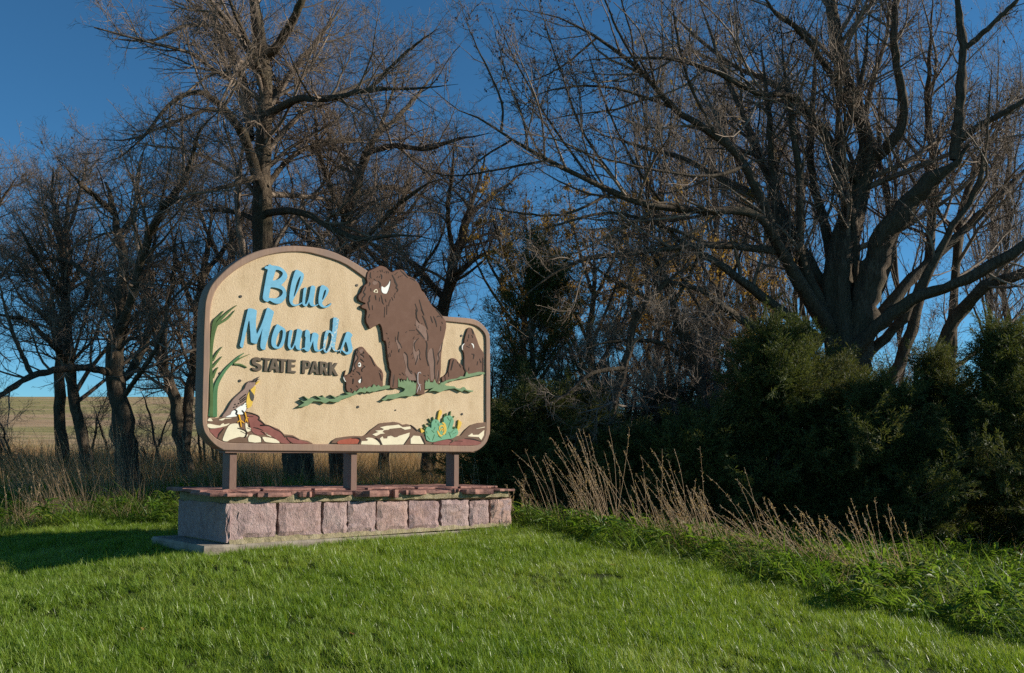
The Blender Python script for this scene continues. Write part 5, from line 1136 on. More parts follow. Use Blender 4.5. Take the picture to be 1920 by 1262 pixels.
# the giant at the right
Y8 = 18.0
tree("spreading_tree", "huge many-stemmed spreading tree over the junipers at the right", "tree", [
    [(1592, 830, Y8, 38.3), (1588, 700, Y8, 36.9), (1572, 600, Y8, 33.9), (1566, 520, Y8, 29.5), (1585, 430, Y8, 24.4), (1612, 350, Y8, 20.7), (1632, 280, Y8, 17.0), (1612, 220, Y8, 13.3), (1588, 150, Y8, 11.8), (1570, 80, Y8, 12.6), (1556, 0, Y8, 10.8), (1548, -120, Y8, 6.3), (1545, -240, Y8, 2.7)],
    [(1600, 690, Y8 - 0.12, 26.6), (1622, 560, Y8 - 0.30, 23.6), (1650, 470, Y8 - 0.54, 20.7), (1690, 400, Y8 - 0.78, 18.4), (1740, 340, Y8 - 1.02, 17.0), (1790, 300, Y8 - 1.20, 15.5), (1818, 272, Y8 - 1.26, 11.8)],
    [(1790, 300, Y8 - 1.20, 12.1), (1800, 220, Y8 - 1.32, 10.6), (1806, 130, Y8 - 1.44, 8.3), (1800, 40, Y8 - 1.50, 6.8), (1790, -60, Y8 - 1.56, 3.8), (1795, -200, Y8 - 1.62, 1.5)],
    [(1632, 300, Y8, 11.2), (1665, 275, Y8 - 0.36, 12.1), (1692, 230, Y8 - 0.60, 9.8), (1686, 160, Y8 - 0.72, 8.3), (1676, 80, Y8 - 0.78, 7.2), (1680, 0, Y8 - 0.84, 6.0), (1695, -150, Y8 - 0.96, 2.2)],
    [(1600, 660, Y8 - 0.36, 16.1), (1660, 600, Y8 - 0.84, 13.7), (1720, 560, Y8 - 1.20, 12.4), (1790, 535, Y8 - 1.68, 11.2), (1860, 500, Y8 - 2.04, 12.1), (1930, 455, Y8 - 2.40, 9.8), (2020, 400, Y8 - 2.76, 6.0), (2120, 350, Y8 - 3.00, 2.2)],
    [(1608, 800, Y8, 14.9), (1670, 765, Y8 + .3, 13.7), (1740, 720, Y8 + .4, 12.4), (1775, 630, Y8 - 0.12, 11.2), (1815, 570, Y8 - 0.48, 12.1), (1860, 535, Y8 - 0.84, 10.6), (1930, 512, Y8 - 1.20, 9.1), (2020, 480, Y8 - 1.56, 5.3), (2120, 440, Y8 - 1.80, 2.2)],
    [(1560, 620, Y8 - 0.12, 14.9), (1510, 545, Y8 - 0.48, 12.4), (1460, 460, Y8 - 0.72, 10.5), (1430, 380, Y8 - 0.90, 10.6), (1400, 310, Y8 - 1.08, 9.1), (1340, 250, Y8 - 1.32, 7.6), (1270, 205, Y8 - 1.56, 6.0), (1200, 130, Y8 - 1.80, 5.0), (1120, 70, Y8 - 2.04, 3.8), (1040, 30, Y8 - 2.22, 2.7), (940, 15, Y8 - 2.40, 1.5)],
    [(1500, 540, Y8 - 0.48, 10.6), (1430, 410, Y8 - 1.20, 8.3), (1350, 395, Y8 - 1.56, 7.6), (1250, 392, Y8 - 1.92, 6.8), (1180, 372, Y8 - 2.16, 6.0), (1110, 340, Y8 - 2.40, 5.3), (1030, 300, Y8 - 2.64, 4.5), (960, 262, Y8 - 2.82, 3.8), (900, 222, Y8 - 3.00, 3.1), (850, 200, Y8 - 3.12, 2.2), (770, 130, Y8 - 3.24, 1.2)],
    [(940, 250, Y8 - 2.88, 2.6), (942, 200, Y8 - 2.94, 2.2), (925, 150, Y8 - 3.00, 2.0), (890, 80, Y8 - 3.06, 1.5), (862, 0, Y8 - 3.12, 0.9)],
    [(990, 280, Y8 - 2.76, 2.2), (980, 220, Y8 - 2.64, 2.0), (950, 140, Y8 - 2.58, 1.5), (930, 60, Y8 - 2.52, 0.9)],
    [(1613, 355, Y8, 10.6), (1540, 245, Y8 + .8, 9.1), (1500, 200, Y8 + 1.2, 7.6), (1440, 150, Y8 + 1.6, 6.0), (1380, 125, Y8 + 2, 4.5), (1290, 55, Y8 + 2.6, 3.1), (1220, -20, Y8 + 3, 1.5)],
    [(1609, 224, Y8, 6.8), (1540, 110, Y8 - 0.60, 6.0), (1490, 50, Y8 - 0.96, 4.9), (1450, 20, Y8 - 1.20, 3.8), (1400, -60, Y8 - 1.44, 2.2)],
    [(1614, 350, Y8, 8.3), (1500, 190, Y8 - 0.90, 6.8), (1420, 175, Y8 - 1.38, 5.6), (1330, 130, Y8 - 1.80, 4.5), (1260, 110, Y8 - 2.10, 3.8), (1160, 108, Y8 - 2.40, 2.7), (1050, 118, Y8 - 2.64, 1.4)],
    [(1488, 512, Y8 - 0.60, 9.1), (1440, 395, Y8 + .6, 7.6), (1380, 350, Y8 + 1.2, 6.8), (1280, 300, Y8 + 1.8, 5.3), (1180, 270, Y8 + 2.4, 3.8), (1080, 240, Y8 + 2.8, 1.8)],
    [(1612, 790, Y8 + .2, 10.5), (1672, 710, Y8 + .5, 10.6), (1700, 640, Y8 + .5, 9.8), (1722, 560, Y8 + .5, 9.1), (1742, 470, Y8 + .5, 8.7), (1748, 380, Y8 + .5, 8.3), (1750, 300, Y8 + .5, 7.2), (1738, 200, Y8 + .5, 6.0), (1745, 90, Y8 + .5, 4.5), (1750, -60, Y8 + .5, 2.2)],
    [(1612, 810, Y8 + .3, 10.5), (1720, 770, Y8 + .8, 10.6), (1780, 690, Y8 + 1, 9.1), (1786, 600, Y8 + 1, 8.3), (1796, 500, Y8 + 1, 7.6), (1806, 400, Y8 + 1, 6.8), (1835, 310, Y8 + 1, 6.0), (1880, 230, Y8 + 1, 4.5), (1920, 180, Y8 + 1, 3.1), (1980, 90, Y8 + 1, 1.5)],
    [(1800, 260, Y8 - 1.26, 7.6), (1840, 235, Y8 - 1.56, 6.8), (1880, 215, Y8 - 1.80, 6.0), (1935, 180, Y8 - 2.04, 4.1), (2020, 120, Y8 - 2.40, 1.9)],
    [(1800, 100, Y8 - 1.44, 6.0), (1850, 55, Y8 - 1.68, 5.3), (1900, 5, Y8 - 1.92, 4.1), (1960, -60, Y8 - 2.16, 2.2)],
    [(1470, 470, Y8 - 0.72, 8.3), (1330, 460, Y8 - 1.44, 6.8), (1230, 470, Y8 - 1.80, 6.0), (1130, 480, Y8 - 2.10, 5.0), (1060, 500, Y8 - 2.40, 3.8), (980, 560, Y8 - 2.64, 2.0), (930, 640, Y8 - 2.76, 0.9)],
    [(1330, 460, Y8 - 1.44, 4.5), (1260, 430, Y8 - 1.68, 3.8), (1150, 400, Y8 - 1.98, 3.1), (1050, 420, Y8 - 2.28, 2.4), (950, 450, Y8 - 2.52, 1.2)],
    [(1560, 640, Y8 + 0.00, 11.1), (1480, 500, Y8 - 0.15, 10.8), (1452, 360, Y8 - 0.30, 8.0), (1440, 200, Y8 - 0.39, 5.4), (1425, 60, Y8 - 0.48, 2.3)],
    [(1556, 610, Y8 + 0.00, 12.4), (1505, 480, Y8 - 0.40, 9.9), (1500, 340, Y8 - 0.80, 7.3), (1478, 180, Y8 - 1.04, 5.0), (1462, 20, Y8 - 1.28, 2.2)],
    [(1575, 560, Y8 + 0.00, 11.2), (1545, 420, Y8 + 0.30, 9.0), (1520, 300, Y8 + 0.60, 6.7), (1528, 150, Y8 + 0.78, 4.5), (1535, 10, Y8 + 0.96, 2.0)],
    [(1540, 640, Y8 + 0.00, 11.2), (1430, 560, Y8 - 0.60, 9.0), (1350, 500, Y8 - 1.20, 6.7), (1260, 440, Y8 - 1.56, 4.5), (1170, 330, Y8 - 1.92, 2.0)],
    [(1600, 620, Y8 + 0.00, 12.4), (1655, 520, Y8 + 0.25, 9.9), (1672, 400, Y8 + 0.50, 7.3), (1648, 290, Y8 + 0.65, 5.0), (1652, 120, Y8 + 0.80, 2.2)],
    [(1610, 680, Y8 + 0.00, 11.1), (1690, 600, Y8 - 0.50, 10.8), (1770, 450, Y8 - 1.00, 8.0), (1835, 330, Y8 - 1.30, 5.4), (1860, 120, Y8 - 1.60, 2.3)],
    [(1530, 650, Y8 + 0.00, 9.0), (1410, 610, Y8 - 0.70, 7.2), (1310, 540, Y8 - 1.40, 5.3), (1200, 530, Y8 - 1.82, 3.6), (1090, 560, Y8 - 2.24, 1.6)],
    [(1615, 640, Y8 + 0.00, 12.4), (1720, 510, Y8 + 0.20, 9.9), (1820, 420, Y8 + 0.40, 7.3), (1910, 330, Y8 + 0.52, 5.0), (1990, 240, Y8 + 0.64, 2.2)],
    [(1560, 560, Y8 + 0.00, 10.1), (1470, 400, Y8 + 0.45, 8.1), (1395, 220, Y8 + 0.90, 6.0), (1340, 80, Y8 + 1.17, 4.0), (1300, -40, Y8 + 1.44, 1.8)],
    [(1600, 560, Y8 + 0.00, 11.2), (1600, 420, Y8 - 0.25, 9.0), (1570, 300, Y8 - 0.50, 6.7), (1620, 140, Y8 - 0.65, 4.5), (1632, -20, Y8 - 0.80, 2.0)],
    [(1250, 392, Y8 - 1.20, 3.2), (1185, 300, Y8 - 1.55, 2.6), (1130, 180, Y8 - 1.90, 1.9), (1085, 50, Y8 - 2.25, 0.9)],
    [(1180, 372, Y8 - 1.83, 3.0), (1095, 250, Y8 - 2.18, 2.4), (1050, 130, Y8 - 2.53, 1.8), (1005, -10, Y8 - 2.88, 0.8)],
    [(1110, 340, Y8 - 1.56, 2.8), (1025, 220, Y8 - 1.91, 2.2), (960, 100, Y8 - 2.26, 1.6), (915, -10, Y8 - 2.61, 0.8)],
    [(1270, 205, Y8 - 1.29, 3.4), (1160, 168, Y8 - 1.64, 2.6), (1060, 165, Y8 - 1.99, 1.9), (950, 195, Y8 - 2.34, 0.8)],
    [(1200, 130, Y8 - 1.92, 3.0), (1150, 40, Y8 - 2.27, 2.2), (1115, -60, Y8 - 2.62, 1.0)],
    [(1340, 250, Y8 - 1.65, 3.8), (1290, 150, Y8 - 2.00, 3.0), (1265, 40, Y8 - 2.35, 2.2), (1255, -60, Y8 - 2.70, 1.0)],
    [(1030, 300, Y8 - 1.38, 2.6), (930, 318, Y8 - 1.73, 2.1), (840, 330, Y8 - 2.08, 1.5), (750, 300, Y8 - 2.43, 0.7)],
    [(1150, 360, Y8 - 2.01, 3.0), (1060, 402, Y8 - 2.36, 2.4), (960, 398, Y8 - 2.71, 1.7), (850, 372, Y8 - 3.06, 0.8)],
    [(1400, 310, Y8 - 1.74, 4.0), (1330, 330, Y8 - 2.09, 3.2), (1220, 318, Y8 - 2.44, 2.4), (1110, 290, Y8 - 2.79, 1.6), (1010, 255, Y8 - 3.14, 0.7)],
    [(1120, 70, Y8 - 1.47, 2.4), (1060, 120, Y8 - 1.82, 1.9), (1000, 150, Y8 - 2.17, 1.3), (930, 160, Y8 - 2.52, 0.6)],
    [(960, 262, Y8 - 1.20, 2.2), (900, 300, Y8 - 1.55, 1.8), (850, 350, Y8 - 1.90, 1.2), (800, 380, Y8 - 2.25, 0.6)],
  ], LV(2.10, 3.4, 8.7, up=0.10, wig=0.12, n3=13, f1=0.34, f2=0.46, f3=0.5, K3=2), 41, mat=M_bark2, tmat=M_twig,
  extra=dict(per_m=0.2, t0=0.35, t1=0.95, lf=0.3, ang=(R_(35), R_(70)), up=0.14, K=8, wig=0.1, rr=0.5, rmin=0.012, nmax=2, nmin=0), bud=(14000, 0.012, M_bud), sprays=2300, sup=0.4)
# upright saplings behind the giant
sap = [(1215, 25), (1262, 27), (1310, 24), (1345, 29), (1385, 26), (1428, 23), (1455, 28), (1490, 25), (1530, 27), (1640, 26), (1690, 24), (1840, 27), (1885, 25)]
where = ["left of the thicket above the yellow leaves", "second from the thicket's left edge", "pale-barked, in front of the thicket's left half", "set far back in the thicket's left half", "in the middle of the thicket, slightly leaning",
         "closest of the thicket's middle stems", "far back in the middle of the thicket", "just left of the giant tree's trunk", "right behind the giant tree's main fork", "between the giant tree's two thick stems",
         "right of the giant tree's second stem", "far back over the right-hand junipers", "rightmost, close to the photo's edge"]
for i, ((x, Yq), wh) in enumerate(zip(sap, where)):
    r2 = random.Random(300 + i)
    lean = r2.uniform(-95, 60); top = r2.uniform(-40, 170)
    k = 15.5 / Yq
    lim = [[(x, 900, Yq, 9 * k), (x + lean * .2, 720, Yq, 8 * k), (x + lean * .45, 520, Yq, 6.5 * k), (x + lean * .7, 340, Yq, 4.6 * k), (x + lean, top, Yq, 1.4)]]
    for j in range(6):
        y0 = r2.uniform(330, 740); sg = (-1) ** j; sx = sg * r2.uniform(18, 60); dz = r2.uniform(-1.5, 1.5); up_ = r2.uniform(180, 330)
        xx0 = x + lean * (900 - y0) / 700
        lim.append([(xx0, y0, Yq, 4 * k), (xx0 + sx * .45, y0 - up_ * .35, Yq + dz * .5, 3.2 * k), (xx0 + sx * .8, y0 - up_ * .7, Yq + dz, 2.2 * k), (xx0 + sx, y0 - up_, Yq + dz, 1)])
    tree("sapling", "slim upright bare sapling, " + wh, "tree", lim, LV(2.2, 3.6, 6.3, up=0.26, wig=0.10, n3=8, f1=0.30, rmin=0.003, K3=2, a=(R_(18), R_(45)), t0=0.3), 400 + i, mat=M_bark2, tmat=M_twig2, group="saplings in the thicket behind the junipers", KL=16, wob=0.22, sprays=240, sup=0.7,
         leaf=(420, 0.07, M_leaf_yel, 0) if i < 8 else None)
# half-bare bushy trees with yellow leaves
for i, (x, top, Yq, nl, lab) in enumerate([(985, 360, 22, 2600, "half-bare tree with yellow leaves behind the sign's right end"), (1110, 400, 21, 2600, "bushy tree holding most of its yellow leaves, in the middle of the thicket"), (1235, 380, 22.5, 2400, "half-bare yellow-leaved tree left of the giant tree"), (1345, 440, 20, 1500, "small yellow-leaved tree against the giant tree's left limbs")]):
    r2 = random.Random(500 + i)
    lim = [[(x, 900, Yq, 8), (x + 8, 760, Yq, 7), (x - 6, 640, Yq, 6), (x + 5, 540, Yq, 4.5), (x, top, Yq, 1.5)]]
    for j in range(9):
        y0 = r2.uniform(540, 800); sx = (-1) ** j * r2.uniform(30, 90); dz = r2.uniform(-2, 2)
        lim.append([(x, y0, Yq, 4), (x + sx * .5, y0 - 60, Yq + dz * .5, 3), (x + sx, y0 - 130, Yq + dz, 2), (x + sx * 1.3, y0 - 210, Yq + dz * 1.2, .9)])
    tree("yellow_leaved_tree", lab, "tree", lim, LV(2.4, 3.6, 5.8, up=0.10, wig=0.2, n3=8, rmin=0.003, K3=2), 520 + i, leaf=(int(nl * 3.2), 0.058, M_leaf_yel, 0), KL=16, sprays=300)
# leaning dead stems in the middle
for i, (lim, lab) in enumerate([
    ([[(1135, 850, 16.5, 9), (1150, 760, 16.4, 8.5), (1180, 660, 16.3, 7.5), (1195, 590, 16.2, 6), (1240, 540, 16.1, 4.5), (1290, 500, 16, 3), (1340, 480, 16, 1.5)], [(1170, 690, 16.3, 5), (1110, 700, 16, 4), (1060, 740, 15.7, 3), (1000, 770, 15.5, 1.5)], [(1190, 610, 16.2, 4), (1180, 530, 16, 3), (1200, 460, 15.8, 1.6)], [(1215, 560, 16.2, 4), (1140, 520, 15.9, 3), (1080, 470, 15.6, 1.4)]], "leaning dead tree with pale broken twigs right of the sign"),
    ([[(1330, 850, 17.5, 10), (1310, 700, 17.4, 9), (1270, 600, 17.3, 8), (1255, 540, 17.2, 6), (1225, 480, 17.1, 4), (1190, 430, 17, 2)], [(1300, 680, 17.4, 5), (1230, 640, 17, 4), (1150, 640, 16.6, 2.6), (1080, 660, 16.3, 1.2)], [(1262, 570, 17.2, 4), (1300, 500, 17, 3), (1320, 430, 16.8, 1.5)]], "dead tree crossing in front of the yellow leaves below the giant")]):
    tree("dead_tree", lab, "tree", lim, LV(2.2, 3.2, 5.2, up=0.0, wig=0.24, n3=7, rmin=0.0035, a=(R_(35), R_(85))), 560 + i, mat=M_bark2, tmat=M_twig2, KL=18, sprays=220, sup=0)

# bare brush: low shrubs of many thin stems
brush = [(20, 25, 770, "brush at the photo's left margin, low in front of the field"), (190, 27, 775, "brush just left of the gnarled tree's trunk"), (285, 25, 740, "brush between the gnarled tree and the forked tree"), (400, 23, 660, "brush hiding the field behind the sign's left edge"),
         (1030, 19, 640, "pale brush right of the sign, above the low junipers"), (1110, 18, 600, "pale brush below the half-bare yellow trees"), (1180, 19.5, 620, "pale brush behind the leaning dead tree"), (1255, 18.5, 600, "tangled brush left of the broad juniper"), (1345, 19, 610, "tangled brush behind the broad juniper's left side"), (930, 20, 640, "brush close to the sign's right edge"),
         (1690, 20, 640, "brush behind the right-hand junipers, under the giant tree"), (1420, 20, 560, "brush left of the giant tree's trunk")]
for i, (x, Yq, top, wh) in enumerate(brush):
    r2 = random.Random(640 + i); lim = []
    for j in range(9 if x > 600 else 6):
        x0 = x + r2.uniform(-22, 22); dx = r2.uniform(-70, 70); dz = r2.uniform(-1.2, 1.2); yt = top + r2.uniform(-30, 110)
        lim.append([(x0, 905, Yq, 3.0), (x0 + dx * .25, 905 - (905 - yt) * .4, Yq + dz * .4, 2.5), (x0 + dx * .65, 905 - (905 - yt) * .75, Yq + dz, 1.8), (x0 + dx, yt, Yq + dz * 1.4, .9)])
    tree("bare_shrub", "bare twiggy " + wh, "shrub", lim, LV(2.4, 3.0, 4.5, up=0.08, wig=0.24, n3=6, f1=0.36, rmin=0.003, K3=2, a=(R_(25), R_(70)), t0=0.1), 660 + i, mat=M_bark2, tmat=M_twig2, KL=12, wob=0.14, sprays=420 if x > 600 else 170, sup=0.15, group="bare shrubs under the trees")
# ---------------------------------------------------------------- grass, weeds, junipers
def blades(rng, n, rad, h, w, lean=(0, 0), bend=0.5, segs=2, spread=0.35, hj=0.35, tipw=0.1):
    """n curved blades rooted in a disc; returns verts, quads, blade id per face"""
    a = rng.random(n) * 2 * np.pi; r = rad * np.sqrt(rng.random(n))
    base = np.stack([r * np.cos(a), r * np.sin(a), np.full(n, -0.02)], 1)
    hh = h * (1 - hj + 2 * hj * rng.random(n))
    az = rng.random(n) * 2 * np.pi
    out = np.stack([np.cos(az), np.sin(az), np.zeros(n)], 1)
    d0 = np.stack([np.zeros(n), np.zeros(n), np.ones(n)], 1) + out * (spread * rng.random(n))[:, None] + np.array([lean[0], lean[1], 0])
    d0 /= np.linalg.norm(d0, axis=1, keepdims=True)
    side = np.cross(out, [0, 0, 1.0]); tw = rng.normal(size=n) * 0.9
    side = side * np.cos(tw)[:, None] + out * np.sin(tw)[:, None]
    bd = out * (bend * rng.random(n))[:, None] + np.array([lean[0], lean[1], 0]) * 0.6
    bd[:, 2] -= bend * 0.4 * rng.random(n)
    V = np.empty((n, segs + 1, 2, 3))
    p = base.copy(); d = d0.copy()
    ww = w * (0.6 + 0.8 * rng.random(n))
    for k in range(segs + 1):
        t = k / segs
        wk = ww * ((1 - t) * (1 - tipw) + tipw if k else 0.85) * 0.5
        V[:, k, 0] = p + side * wk[:, None]; V[:, k, 1] = p - side * wk[:, None]
        d = d + bd * (1.2 / segs); d /= np.linalg.norm(d, axis=1, keepdims=True)
        p = p + d * (hh / segs)[:, None]
    V = V.reshape(-1, 3)
    b = np.arange(n)[:, None] * (segs + 1) * 2; k = np.arange(segs)[None] * 2
    q = (b + k)[:, :, None] + np.array([0, 1, 3, 2])[None, None]
    return V, q.reshape(-1, 4), np.repeat(rng.random(n), segs)
def in_view(x, y, marg=0.06):
    """keep what the photograph could show, with a margin to each side"""
    return np.abs(x) < y * (960 / F_PX + marg) + 0.5
def ground_pts(rng, x0, x1, y0, y1, dens):
    n = int((x1 - x0) * (y1 - y0) * dens)
    x = rng.uniform(x0, x1, n); y = rng.uniform(y0, y1, n)
    k = in_view(x, y); return x[k], y[k]
def lift(x, y): return np.column_stack([x, y, ground_h(x, y)])
def slope_rot(rng, x, y, lim=1.0):
    n = len(x); return np.column_stack([rng.normal(size=n) * 0.05, rng.normal(size=n) * 0.05, rng.random(n) * 6.28])
def in_base(x, y, m=0.0):
    u, w = to_uw(x, y)
    return ((u > PAD_U - m) & (u < 4.3 + m) & (w > PAD_W - m) & (w < BASE_D + 0.1 + m))

M_lawn = leafy("lawn_grass_blade", [(0.062, 0.120, 0.010), (0.135, 0.23, 0.018), (0.21, 0.31, 0.032), (0.35, 0.40, 0.115)], 0.40, 0.38, 0.42)
M_weed = leafy("rank_grass_blade", [(0.048, 0.105, 0.012), (0.085, 0.17, 0.018), (0.13, 0.215, 0.030), (0.22, 0.25, 0.085)], 0.5, 0.42, 0.3)
M_dry = leafy("dry_grass_straw", [(0.21, 0.14, 0.08), (0.36, 0.25, 0.15), (0.50, 0.37, 0.23), (0.26, 0.175, 0.10)], 0.3, 0.6, 0.3)
M_brown = leafy("brown_meadow_grass", [(0.22, 0.13, 0.07), (0.36, 0.22, 0.12), (0.45, 0.29, 0.16), (0.24, 0.20, 0.07)], 0.35, 0.7, 0.2)

def lawn():
    rng = np.random.default_rng(1)
    vs_ = []
    for i in range(6):
        vs_.append(blades(rng, 36, 0.062, [0.078, 0.088, 0.070, 0.096, 0.082, 0.074][i], 0.0078, lean=(-0.34, 0.06), bend=0.75, segs=3, spread=0.6, hj=0.4))
    x, y = ground_pts(rng, -10, 8, 4.6, 18.5, 400)
    ok = (lawn_edge(x, y) > -0.12 + rng.normal(size=len(x)) * 0.05) & ~in_base(x, y, 0.03)
    ok &= rng.random(len(x)) > 0.62 * sstep(0.25, 0.9, np.sin(x * 1.15 + 2.1 * np.sin(y * 0.83 + 1)) * np.sin(y * 1.37 + 1.6 * np.sin(x * 0.71)))
    # farther tufts are thinned a little less than they shrink
    x, y = x[ok], y[ok]
    n = len(x)
    clump = 0.88 + 0.22 * np.sin(x * 2.3 + 1.7 * np.sin(y * 1.9)) * np.sin(y * 2.9 + x * 0.7)
    rot = np.column_stack([rng.normal(size=n) * 0.12, rng.normal(size=n) * 0.12, rng.normal(size=n) * 0.9])
    scatter("lawn_grass", vs_, lift(x, y), rot, clump * rng.uniform(0.7, 1.35, n), rng.integers(0, 6, n), M_lawn, "short mown green grass covering the mound in front of the sign", "grass")
    # longer blades that escaped the mower, single and pale
    vs2 = [blades(rng, 5, 0.05, 0.135, 0.0045, lean=(-0.4, 0.1), bend=0.7, segs=3, spread=0.5) for i in range(4)]
    x, y = ground_pts(rng, -9, 8, 4.6, 16, 9)
    ok = (lawn_edge(x, y) > 0.05) & ~in_base(x, y, 0.02); x, y = x[ok], y[ok]; n = len(x)
    scatter("grass_wisps", vs2, lift(x, y), np.column_stack([np.zeros(n), np.zeros(n), rng.normal(size=n) * 0.7]), rng.uniform(0.7, 1.25, n), rng.integers(0, 4, n), M_lawn, "longer single grass blades standing out of the mown lawn", "grass")
lawn()

def rank_grass():
    rng = np.random.default_rng(2)
    vs_ = [blades(rng, 56, 0.17, [0.28, 0.36, 0.24, 0.32, 0.27][i], 0.0150, lean=(-0.16, -0.06), bend=3.4, segs=5, spread=0.9, hj=0.55) for i in range(5)]
    x, y = ground_pts(rng, -13, 13, 6.5, 22, 38)
    e = lawn_edge(x, y); u, w = to_uw(x, y)
    ok = (e < -0.03) & ~in_base(x, y, 0.1)
    ok &= ~((u < 0.5) & (rng.random(len(x)) < 0.25)) 
    x, y, e = x[ok], y[ok], e[ok]; n = len(x)
    sc_ = rng.uniform(0.6, 1.25, n) * np.clip(1.0 + (-e) * 0.2, 1.0, 1.12) * (0.92 + 0.48 * np.sin(x * 3.1 + 2 * np.sin(y * 2.3)) * np.sin(y * 2.7))
    scatter("rank_grass", vs_, lift(x, y), np.column_stack([np.zeros(n), np.zeros(n), rng.normal(size=n) * 1.2]), sc_ * np.where(to_uw(x, y)[0] > 3, 1.0, 0.85), rng.integers(0, 5, n), M_weed, "unmown arching green grass along the edge of the lawn", "grass")
    # withered bunches among it
    vs2 = [blades(rng, 30, 0.13, [0.42, 0.5, 0.36][i], 0.0055, lean=(-0.35, 0), bend=1.0, segs=3, spread=0.6, hj=0.5) for i in range(3)]
    x, y = ground_pts(rng, -13, 12, 8, 24, 6)
    e = lawn_edge(x, y); u, w = to_uw(x, y)
    ok = (e < -0.5) & ~in_base(x, y, 0.2) & (rng.random(len(x)) < np.where(u < 2, 0.9, 0.35)); x, y = x[ok], y[ok]; n = len(x)
    scatter("withered_grass", vs2, lift(x, y), np.column_stack([np.zeros(n), np.zeros(n), rng.normal(size=n) * 0.9]), rng.uniform(0.5, 1.2, n), rng.integers(0, 3, n), M_dry, "withered straw-coloured grass mixed into the unmown strip", "grass")
rank_grass()

def leafy_weeds():
    rng = np.random.default_rng(21)
    def rosette(n, L, w):
        V, Q = [], []
        for i in range(n):
            az = rng.random() * 6.28; el = rng.uniform(0.2, 1.25); ln = L * rng.uniform(.6, 1.2)
            o_ = np.array([rng.normal() * .03, rng.normal() * .03, rng.uniform(0, 0.10)])
            d = np.array([math.cos(az) * math.cos(el), math.sin(az) * math.cos(el), math.sin(el)]); sd = np.array([-math.sin(az), math.cos(az), rng.normal() * .3])
            k = len(V)
            for s_, wd in ((0, .15), (.35, .8), (.65, 1.0), (.9, .5), (1.0, .05)):
                p = o_ + d * ln * s_ + np.array([0, 0, -0.55 * ln * s_ * s_])
                V += [p + sd * w * wd * .5, p + np.array([0, 0, -.008]), p - sd * w * wd * .5]
            for a in range(4):
                q = k + a * 3; Q += [(q, q + 3, q + 4, q + 1), (q + 1, q + 4, q + 5, q + 2)]
        return np.array(V), np.array(Q), np.repeat(rng.random(n), 8)
    vs_ = [rosette(22, 0.20, 0.035), rosette(18, 0.26, 0.028), rosette(26, 0.16, 0.03), rosette(16, 0.30, 0.022)]
    x, y = ground_pts(rng, -9, 10, 7, 17, 16)
    e = lawn_edge(x, y); u, w = to_uw(x, y)
    ok = (e < -0.12) & ~in_base(x, y, 0.15) & (rng.random(len(x)) < np.where(u > 3, 1.0, 0.35)); x, y = x[ok], y[ok]; n = len(x)
    P = lift(x, y); P[:, 2] += rng.uniform(0.02, 0.22, n)
    scatter("leafy_weeds", vs_, P, np.column_stack([rng.normal(size=n) * .2, rng.normal(size=n) * .2, rng.random(n) * 6.28]), rng.uniform(0.7, 1.3, n), rng.integers(0, 4, n), M_weed, "leafy green weeds tangled in the unmown strip", "weeds")
leafy_weeds()

def meadow():
    rng = np.random.default_rng(3)
    vs_ = [blades(rng, 40, 0.3, [0.55, 0.7, 0.45, 0.62][i], 0.012, lean=(-0.15, 0), bend=0.8, segs=3, spread=0.7, hj=0.5) for i in range(4)]
    x, y = ground_pts(rng, -32, 24, 17.5, 42, 8)
    k = rng.random(len(x)) < np.interp(y, [18, 22, 30, 42], [0.5, 1, 0.9, 0.4]); x, y = x[k], y[k]; n = len(x)
    scatter("meadow_grass", vs_, lift(x, y), slope_rot(rng, x, y), rng.uniform(0.6, 1.2, n), rng.integers(0, 4, n), M_brown, "brown dead meadow grass under and beyond the bare trees", "grass")
meadow()

